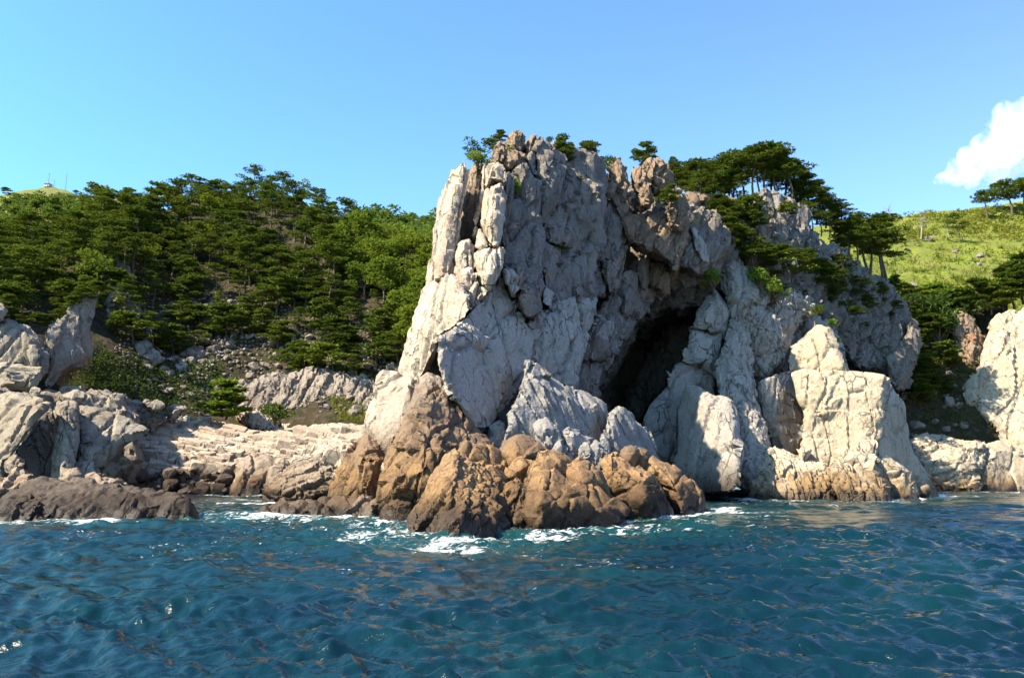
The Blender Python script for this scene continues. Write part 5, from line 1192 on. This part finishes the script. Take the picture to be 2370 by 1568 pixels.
for x, yb, yt, Y in ((1690, 870, 620, 107), (1740, 920, 620, 109), (1800, 950, 620, 110), (1640, 840, 590, 107), (1850, 980, 600, 111), (1905, 1020, 570, 111), (1950, 1040, 590, 112), (1990, 1050, 610, 112), (1760, 900, 640, 108)):
    cp('tall' if x % 100 else 'umb', x, yb, yt, Y, ridge, wide=1.2)
cp('small', 1315, 1075, 815, 93.0, 'flat-topped bright pine standing out before the shaded rock tower', wide=1.35, idx=1)
cp('small', 1060, 960, 795, 92.5, 'spreading dark pine leaning out under the rock tower', wide=1.5, idx=1)
cp('small', 475, 570, 400, 79.6, 'small bright pine on the crag over the cave', wide=1.0, idx=0)
cp('small', 310, 285, 105, 84.5, 'rounded pine on top of the tan crags', wide=1.2, idx=2)
cp('small', 520, 310, 208, 88, 'slender little pine right of the tan crags', wide=.9, idx=0)
cp('bush', 60, 290, 215, 86, 'dark bush in the gap left of the tan crags', wide=1.1)
cp('small', 1300, 640, 520, 96.5, 'dark pine clinging to the rock tower', wide=1.3, idx=1)
cp('small', 1430, 1050, 880, 100, 'shaded pine on the dark slope, upper of two', wide=1.2)
cp('small', 1560, 1160, 920, 100.5, 'broad shaded pine on the dark slope, lower of two', wide=1.3)
cp('small', 1640, 1110, 950, 103, 'shaded pine at the right of the dark slope', wide=1.1)
cp('small', 1810, 1330, 1260, 100, 'flat dark shrub pine low on the dark slope', wide=1.8, idx=1)
GB = 'bushes on the cliff'
for x, yb, yt, Y, lb in ((790, 1140, 1005, 88.3, 'green bush on the edge over the cave mouth'), (1130, 1130, 995, 91.0, 'green bush right of the pale buttress top'), (1240, 1220, 1075, 91.2, 'yellow-green bush below the flat-topped pine'), (1510, 1330, 1245, 91.0, 'bush on the sunlit cream rock'), (1615, 1410, 1350, 92, 'little bush right of the sunlit cream rock'), (680, 690, 660, 80.5, 'tiny bush on the crag above the cave'), (1090, 1260, 1230, 88.5, 'tiny tuft on the buttress'), (1660, 1520, 1480, 92, 'tiny bush above the square headland')):
    cp('bush', x, yb, yt, Y, lb, group=GB, idx=2 if 'green' in lb else None, wide=1.1)
GFN = 'trees on the tall pale fin'
for kind, x, yb, yt, Y, lb, wd, ix in (('bush', 770, 330, 215, 69, 'dark round bush on the left top of the fin', 1.7, 1), ('bush', 765, 390, 285, 66.5, 'bright green bush below the dark round bush on the fin', 1.5, 2), ('small', 860, 260, 180, 69.5, 'low green pine beside the summit crag', 1.5, 1), ('small', 920, 215, 132, 73, 'wispy pine behind the summit crag', 1.5, 0), ('small', 1400, 380, 145, 74.2, 'pine with a pale curved trunk on the wall top', 1.0, 2), ('small', 1565, 310, 192, 76, 'dark pine right of the curved-trunk pine', 1.4, 1), ('bush', 1285, 230, 172, 73.5, 'greyish shrub on the wall top', 1.0, 0), ('bush', 1740, 420, 320, 82.5, 'dark bush in the notch beside the tan crag', .8, 0),
                                       ('bush', 1040, 640, 490, 66.2, 'green bush growing in the crack beside the pillars', .75, 2), ('small', 1320, 1030, 950, 71.0, 'dark dwarf pine hanging on the grey wall, upper', 1.9, 1), ('small', 1310, 1190, 1090, 70.2, 'dark dwarf pine hanging on the grey wall, lower', 1.3, 1), ('bush', 1525, 490, 462, 73.5, 'tiny green tuft on the smooth upper wall', 1.2, 2), ('bush', 1060, 360, 335, 67.8, 'tiny tuft on the summit crags', 1.4, 2), ('bush', 990, 300, 255, 67.6, 'small yellow-green tuft left of the summit crags', 1.3, 2)):
    plant(kind, 'A', x, yb, yt, Y, lb, GFN, wd, ix)
for x, yb, yt, Y in ((560, 90, -20, 97), (630, 60, -40, 99), (470, 150, 60, 96.5), (390, 220, 130, 95.5), (300, 260, 170, 94), (200, 260, 160, 93), (90, 225, 130, 92.5), (20, 130, 40, 92), (520, 120, 20, 99)):
    plant('small', 'J', x, yb, yt, Y, 'small bright pine on top of the left grey cliffs', 'pines on the left cliffs', 1.5)
rdt = random.Random(8)
for x, y in ((1480, 1010), (1550, 1060), (1620, 1230), (1690, 1290), (1760, 1190), (1830, 1110), (1900, 1170), (1960, 1240), (2020, 1330), (1740, 1410), (1850, 1440), (1930, 1500), (1600, 1010), (1720, 1040), (2080, 1420)):
    plant('bush', 'C', x, y, y - rdt.uniform(40, 75), 99.3 + (x - 1480) * .0232, 'dark shrub clinging to the shaded slope right of the headland', 'shrubs on the dark slope', 1.5, 0 if rdt.random() < .5 else 1)
for x, y, h in ((1450, 980, 130), (1590, 1080, 150), (1690, 1010, 120), (1660, 1200, 140), (1800, 1150, 110), (1880, 1280, 100), (1960, 1180, 90), (1740, 1330, 120), (2050, 1300, 80), (1820, 1420, 90)):
    plant('small', 'C', x, y, y - h, 98.6 + (x - 1480) * .0232, 'dark pine rooted on the broken slope right of the grove', 'pines on the dark slope', 1.35)
def f_gt(p, rd, q):
    put('small', p, rd.uniform(2.6, 5.0), 'dark green pine filling the gully', 'pines in the gully', 1.5)
scatter(gully, [(2010, 760), (2090, 715), (2200, 715), (2190, 850), (2180, 960), (2090, 960), (2020, 880)], 28, 2.0, f_gt, 88)
# right-hand hill
GM = 'trees on the meadow hill'
for kind, x, yb, yt, Y, lb, wd in (('umb', 1200, 800, 575, 232, 'wide pine on the meadow skyline at the frame edge', 1.5), ('umb', 1290, 800, 570, 236, 'pine cut by the frame on the meadow skyline', 1.3), ('umb', 1060, 800, 640, 228, 'second skyline pine from the frame edge', 1.3), ('dead', 690, 925, 760, 205, 'bare pale tree on the meadow', 1.2), ('tall', 905, 945, 780, 205, 'dark pine standing alone in the meadow', 1.2), ('dead', 500, 900, 740, 190, 'bare crown behind the ridge pines', 1.2), ('dead', 850, 920, 820, 207, 'small bare tree beside the lone meadow pine', 1.1)):
    plant(kind, 'G', x, yb, yt, Y, lb, GM, wd)
for x, yb, yt, Y in ((1000, 1340, 1150, 131), (920, 1330, 1200, 132), (1100, 1350, 1180, 130), (1210, 1310, 1080, 133), (1275, 1280, 1000, 136), (1060, 1300, 1170, 134), (1160, 1330, 1150, 132), (1330, 1300, 1050, 134)):
    plant('small', 'G', x, yb, yt, Y, 'spreading dark pine on top of the yellowish right cliff', 'pines on the right cliff', 1.35)
for x, yb, yt, Y in ((800, 1400, 1185, 134), (850, 1420, 1250, 133), (760, 1420, 1230, 133), (680, 1340, 1240, 130), (720, 1380, 1260, 131), (620, 1310, 1240, 127), (540, 1220, 1140, 118), (830, 1480, 1330, 130), (790, 1500, 1360, 129)):
    plant('young' if x in (800, 540) else 'bush', 'G', x, yb, yt, Y, 'dark shrub in the head of the gully', 'shrubs in the gully', 1.25, 0)
for x, yb, yt in ((340, 835, 615), (655, 885, 755)):
    plant('young' if x < 500 else 'bush', 'K', x, yb, yt, 107 if x < 500 else 104.5, 'young pointed pine bush above the bright shelf' if x < 500 else 'reddish-green round bush above the bright shelf', 'bushes above the shelf', 1.35, 0)

# ------------------------------------------------------------------ uncountable greenery
def foliage_mass(name, label, cat, surf, poly, n, mat, seed, rad=.7, leaf=.28, per=9, up=.5, w=.45):
    rg = np.random.default_rng(seed); vs = []
    def f(p, rd, q):
        r = rad * rd.uniform(.6, 1.4)
        vs.append(blades(rg, (p.x, p.y, p.z + r * .35), per, (r, r, r * .6), leaf, leaf * w, up, 3))
    scatter(surf, poly, n, .05, f, seed, 6)
    o = leafmesh(name, vs, M[mat])
    return tag(o, label, cat, kind='stuff')
foliage_mass('undergrowth', 'dark low shrubs on the shaded slope', 'shrubs', hill, [(190, 830), (330, 850), (500, 850), (520, 930), (400, 955), (200, 920), (150, 880)], 500, 'shrub', 51, .8)
foliage_mass('undergrowth', 'patchy low shrubs among the scree stones', 'shrubs', hill, [(200, 660), (560, 650), (900, 720), (960, 880), (860, 960), (420, 940), (220, 860)], 420, 'shrub', 52, .6)
foliage_mass('undergrowth', 'green shrubs filling the wood floor', 'shrubs', hill, [(-100, 650), (250, 540), (600, 470), (780, 560), (1050, 650), (1050, 900), (900, 860), (800, 700), (500, 640), (300, 680), (-100, 740)], 600, 'shrub', 53, .8)
foliage_mass('grass', 'yellow-green grass at the foot of the rock band', 'grass', hill, [(760, 935), (860, 925), (870, 980), (780, 985)], 160, 'grass', 54, .4, .5, 8, 1.6, .12)
foliage_mass('undergrowth', 'dark shrubs filling the gully', 'shrubs', gully, [(2000, 740), (2120, 710), (2260, 715), (2280, 900), (2240, 1020), (2060, 1040), (2000, 900)], 420, 'shrub', 55, .9)
foliage_mass('scrub', 'olive scrub along the meadow skyline', 'scrub', meadow, [(1950, 530), (2080, 506), (2200, 492), (2300, 482), (2480, 470), (2480, 560), (2300, 552), (2200, 545), (2100, 560), (1950, 580)], 420, 'grass', 56, 1.3, .6, 12, .5, .5)
foliage_mass('scrub', 'darker bushes dotted on the meadow hill', 'scrub', meadow, [(1950, 530), (2080, 510), (2480, 475), (2480, 640), (2150, 680), (1980, 640)], 130, 'leaf_far', 57, 1.0, .5, 12, .4, .5)
foliage_mass('grass', 'tussocks of yellow-green meadow grass', 'grass', meadow, [(1950, 560), (2480, 500), (2480, 720), (2100, 740), (1980, 700)], 900, 'grass', 58, .7, .55, 6, 1.4, .2)
foliage_mass('undergrowth', 'low scrub on the dark slope ridge', 'shrubs', gully, [(2000, 790), (2060, 720), (2110, 705), (2110, 760)], 60, 'shrub', 59, .8)
for i, (x, y, r) in enumerate(((720, 945, 1.7), (650, 990, .9), (735, 1080, 1.0), (1020, 1042, 1.6), (1018, 1100, 1.0), (590, 1008, 1.3), (565, 1015, 1.0), (860, 1010, 1.0), (640, 1200, 1.2), (610, 945, .9), (885, 985, .8), (720, 1215, .9))):
    fx, fy = toF('G', x, y)
    o = stone('meadow_stone', meadow.at(fx, fy), r * .7, 'whitish stone lying in the yellow-green meadow', 'stone', 'stones in the meadow', random.Random(i + 60), [STONES[i % 10]])
def f_gs(p, rd, q):
    stone('gully_stone', p, rd.choice((.4, .6, .8, 1.1)), 'grey stone in the dark gully', 'stone', 'stones in the gully', rd)
scatter(gully, [(2030, 880), (2200, 860), (2260, 1010), (2080, 1030)], 36, 1.2, f_gs, 61)

# ------------------------------------------------------------------ far hilltop: hut, masts, pylon
def flat_mat(name, c, rough=.8):
    m = NT(name); n = m.noise(m.pos(), 1.5, 4, .6)
    m.set(m.b.inputs['Base Color'], m.mix(m.ramp(n, .3, .7), c, tuple(.75 * v for v in c))); m.b.inputs['Roughness'].default_value = rough
    return m.m
M['steel'] = flat_mat('grey_steel', (.20, .21, .22), .5); M['plaster'] = flat_mat('hut_wall', (.45, .42, .38)); M['tin'] = flat_mat('hut_roof', (.16, .15, .15))
def box(A, c, s):
    x, y, z = c; a, b, d = s[0] / 2, s[1] / 2, s[2] / 2
    A.add([(x + i * a, y + j * b, z + k * d) for i in (-1, 1) for j in (-1, 1) for k in (-1, 1)], [(0, 1, 3, 2), (4, 6, 7, 5), (0, 4, 5, 1), (2, 3, 7, 6), (0, 2, 6, 4), (1, 5, 7, 3)])
hp = farhill.at(104, 432)
hut = tag(empty('hut', hp), 'small grey hut on the far left hilltop', 'hut')
A = Acc(); box(A, (0, 0, .4), (2.6, 3, 1.6)); mesh_ob('wall', A.v, A.f, M['plaster'], hut, False)
A = Acc(); box(A, (0, 0, 1.3), (3.0, 3.4, .2)); mesh_ob('roof', A.v, A.f, M['tin'], hut, False)
A = Acc(); box(A, (.6, -1.53, .4), (.6, .06, 1.2)); mesh_ob('door', A.v, A.f, M['tin'], hut, False)
A = Acc(); box(A, (-.6, -1.53, .7), (.6, .06, .45)); mesh_ob('window', A.v, A.f, M['tin'], hut, False)
def mast(x, y, h, label, arm=True):
    p = farhill.at(x, y)
    t = tag(empty('mast', p), label, 'mast', 'masts on the far hilltop')
    A = Acc(); A.add(*tube([Vector((0, 0, -.5)), Vector((0, 0, h))], [.16, .12], 6)); mesh_ob('pole', A.v, A.f, M['steel'], t)
    if arm:
        A = Acc(); A.add(*tube([Vector((-1.3, 0, h * .93)), Vector((1.3, 0, h * .93))], [.12, .12], 5)); mesh_ob('crossarm', A.v, A.f, M['steel'], t)
mast(111, 432, 7.5, 'mast with crossarm beside the hut on the far hilltop')
mast(145, 440, 9, 'thin bare mast on the far hilltop', False)
mast(120, 434, 4, 'short pole right of the hut', False)
def lattice(x, y, h, w, label):
    t = tag(empty('lattice_tower', farhill.at(x, y)), label, 'tower')
    Lg = []
    for i in (-1, 1):
        for j in (-1, 1):
            A = Acc(); A.add(*tube([Vector((i * w, j * w, -.5)), Vector((i * w * .3, j * w * .3, h))], [.09, .07], 4)); mesh_ob('leg', A.v, A.f, M['steel'], t)
    A = Acc()
    for k in range(6):
        z0, z1 = h * k / 6, h * (k + 1) / 6
        r0, r1 = w * (1 - .7 * k / 6), w * (1 - .7 * (k + 1) / 6)
        for sd in range(4):
            c = [Vector((-1, -1, 0)), Vector((1, -1, 0)), Vector((1, 1, 0)), Vector((-1, 1, 0))]
            a, b = c[sd], c[(sd + 1) % 4]
            A.add(*tube([a * r0 + Vector((0, 0, z0)), b * r1 + Vector((0, 0, z1))], [.05, .05], 3))
            A.add(*tube([b * r0 + Vector((0, 0, z0)), a * r1 + Vector((0, 0, z1))], [.05, .05], 3))
    mesh_ob('bracing', A.v, A.f, M['steel'], t)
    A = Acc()
    for z in (.7, .85, .97): A.add(*tube([Vector((-1.1 * w, 0, h * z)), Vector((1.1 * w, 0, h * z))], [.07, .07], 4))
    mesh_ob('crossarm', A.v, A.f, M['steel'], t)
lattice(243, 462, 7.5, .9, 'lattice pylon on the far ridge left of the pine wood')
put('small', farhill.at(8, 455), 4.0, 'single dark tree on the far hilltop at the frame edge', 'hilltop trees', 1.4, 1)
put('small', farhill.at(166, 448), 2.6, 'tiny tree on the far ridge right of the masts', 'hilltop trees', 1.4, 1)

# ------------------------------------------------------------------ gulls on the water
M['feather'] = flat_mat('white_feathers', (.80, .80, .78)); M['wing'] = flat_mat('grey_feathers', (.35, .36, .38)); M['bill'] = flat_mat('yellow_bill', (.7, .4, .05))
def gull(x, y, Y, rz, label):
    p = PV(x, y, Y); p.z = .06
    g = tag(empty('gull', p, rz), label, 'gull', 'gulls on the sea')
    rings = [(-.26, .01, .10), (-.18, .05, .08), (-.05, .095, .07), (.08, .09, .075), (.16, .055, .12), (.19, .045, .18), (.23, .05, .22), (.28, .03, .22), (.30, .008, .21)]
    A = Acc(); A.add(*tube([Vector((a, 0, c)) for a, r, c in rings], [r for a, r, c in rings], 10)); mesh_ob('body', A.v, A.f, M['feather'], g)
    for s in (-1, 1):
        A = Acc(); A.add(*tube([Vector((.08, s * .085, .10)), Vector((-.08, s * .09, .12)), Vector((-.32, s * .03, .14))], [.03, .045, .008], 6)); mesh_ob('wing', A.v, A.f, M['wing'], g)
    A = Acc(); A.add(*tube([Vector((.29, 0, .215)), Vector((.36, 0, .20))], [.014, .004], 5)); mesh_ob('bill', A.v, A.f, M['bill'], g)
fx, fy = toF('D', 2335, 1003); gull(fx, fy, 95, .4, 'white gull floating near the right frame edge')
fx, fy = toF('D', 1772, 1050); gull(fx, fy, 76, 2.6, 'white gull floating off the square headland')

# ------------------------------------------------------------------ cloud
def cloud():
    bm = bmesh.new()
    Yc = 2600.0
    rd = random.Random(4)
    spots = [(2180, 415, 22), (2215, 400, 34), (2260, 385, 46), (2310, 350, 58), (2250, 415, 24), (2300, 400, 36), (2350, 310, 62), (2400, 300, 70), (2460, 290, 70), (2300, 300, 30), (2330, 265, 34), (2375, 250, 30), (2430, 240, 40), (2240, 355, 24), (2275, 325, 24), (2340, 380, 34), (2390, 360, 40), (2450, 350, 50)]
    for x, y, r in spots:
        p = PV(x, y, Yc + rd.uniform(-60, 60))
        bmesh.ops.create_icosphere(bm, subdivisions=3, radius=.86 * r * Yc / FPX, matrix=Matrix.Translation(p))
    me = bpy.data.meshes.new('t'); bm.to_mesh(me); bm.free()
    v = [tuple(x.co) for x in me.vertices]; f = [tuple(q.vertices) for q in me.polygons]
    em = remesh(v, f, 7.0)
    n = len(em.vertices)
    co = np.empty(n * 3, np.float32); em.vertices.foreach_get('co', co); co = co.reshape(-1, 3)
    no = np.empty(n * 3, np.float32); em.vertices.foreach_get('normal', no); no = no.reshape(-1, 3)
    co = co + no * (fbm(co.astype(np.float64) / 55, 4, 5)[:, None] * 16 + 4)
    em.vertices.foreach_set('co', co.astype(np.float32).ravel()); em.update()
    m = NT('cloud'); m.t.nodes.remove(m.b)
    p = m.pos()
    nz = m.noise(p, .018, 5, .62)
    den = m.ramp(nz, .40, .80, 0, .045)
    vol = m.n('ShaderNodeVolumePrincipled', {'Color': (1, 1, 1), 'Density': den, 'Anisotropy': .3})
    m.t.links.new(vol.outputs[0], m.out.inputs['Volume'])
    em.materials.clear(); em.materials.append(m.m); em.name = 'cloud'
    o = bpy.data.objects.new('cloud', em); link(o)
    tag(o, 'bright white cloud rising to the right over the meadow', 'cloud')
cloud()
SC.cycles.volume_bounces = 12
SC.cycles.volume_step_rate = 1.0

for k_, L_ in PROTO.items():
    for i_, o_ in enumerate(L_):
        if (k_, i_) not in USED:
            for c_ in list(o_.children): bpy.data.objects.remove(c_)
            bpy.data.objects.remove(o_)

# small sets that share a description: tell them apart by their order across the view
ORD = ['leftmost', 'second from left', 'third from left', 'fourth from left', 'fifth from left', 'sixth from left', 'seventh from left', 'eighth from left',
       'ninth from left', 'tenth from left', 'eleventh from left', 'twelfth from left', 'thirteenth from left', 'fourteenth from left', 'fifteenth from left', 'sixteenth from left']
same = {}
for o_ in SC.objects:
    if o_.parent is None and 'label' in o_ and 'category' in o_:
        same.setdefault(o_['label'], []).append(o_)
for lb_, L_ in same.items():
    if 2 <= len(L_) <= 16:
        L_.sort(key=lambda o: o.location.x / o.location.y)
        for i_, o_ in enumerate(L_):
            o_['label'] = lb_ + ', ' + (ORD[i_] if i_ < len(L_) - 1 else 'rightmost')
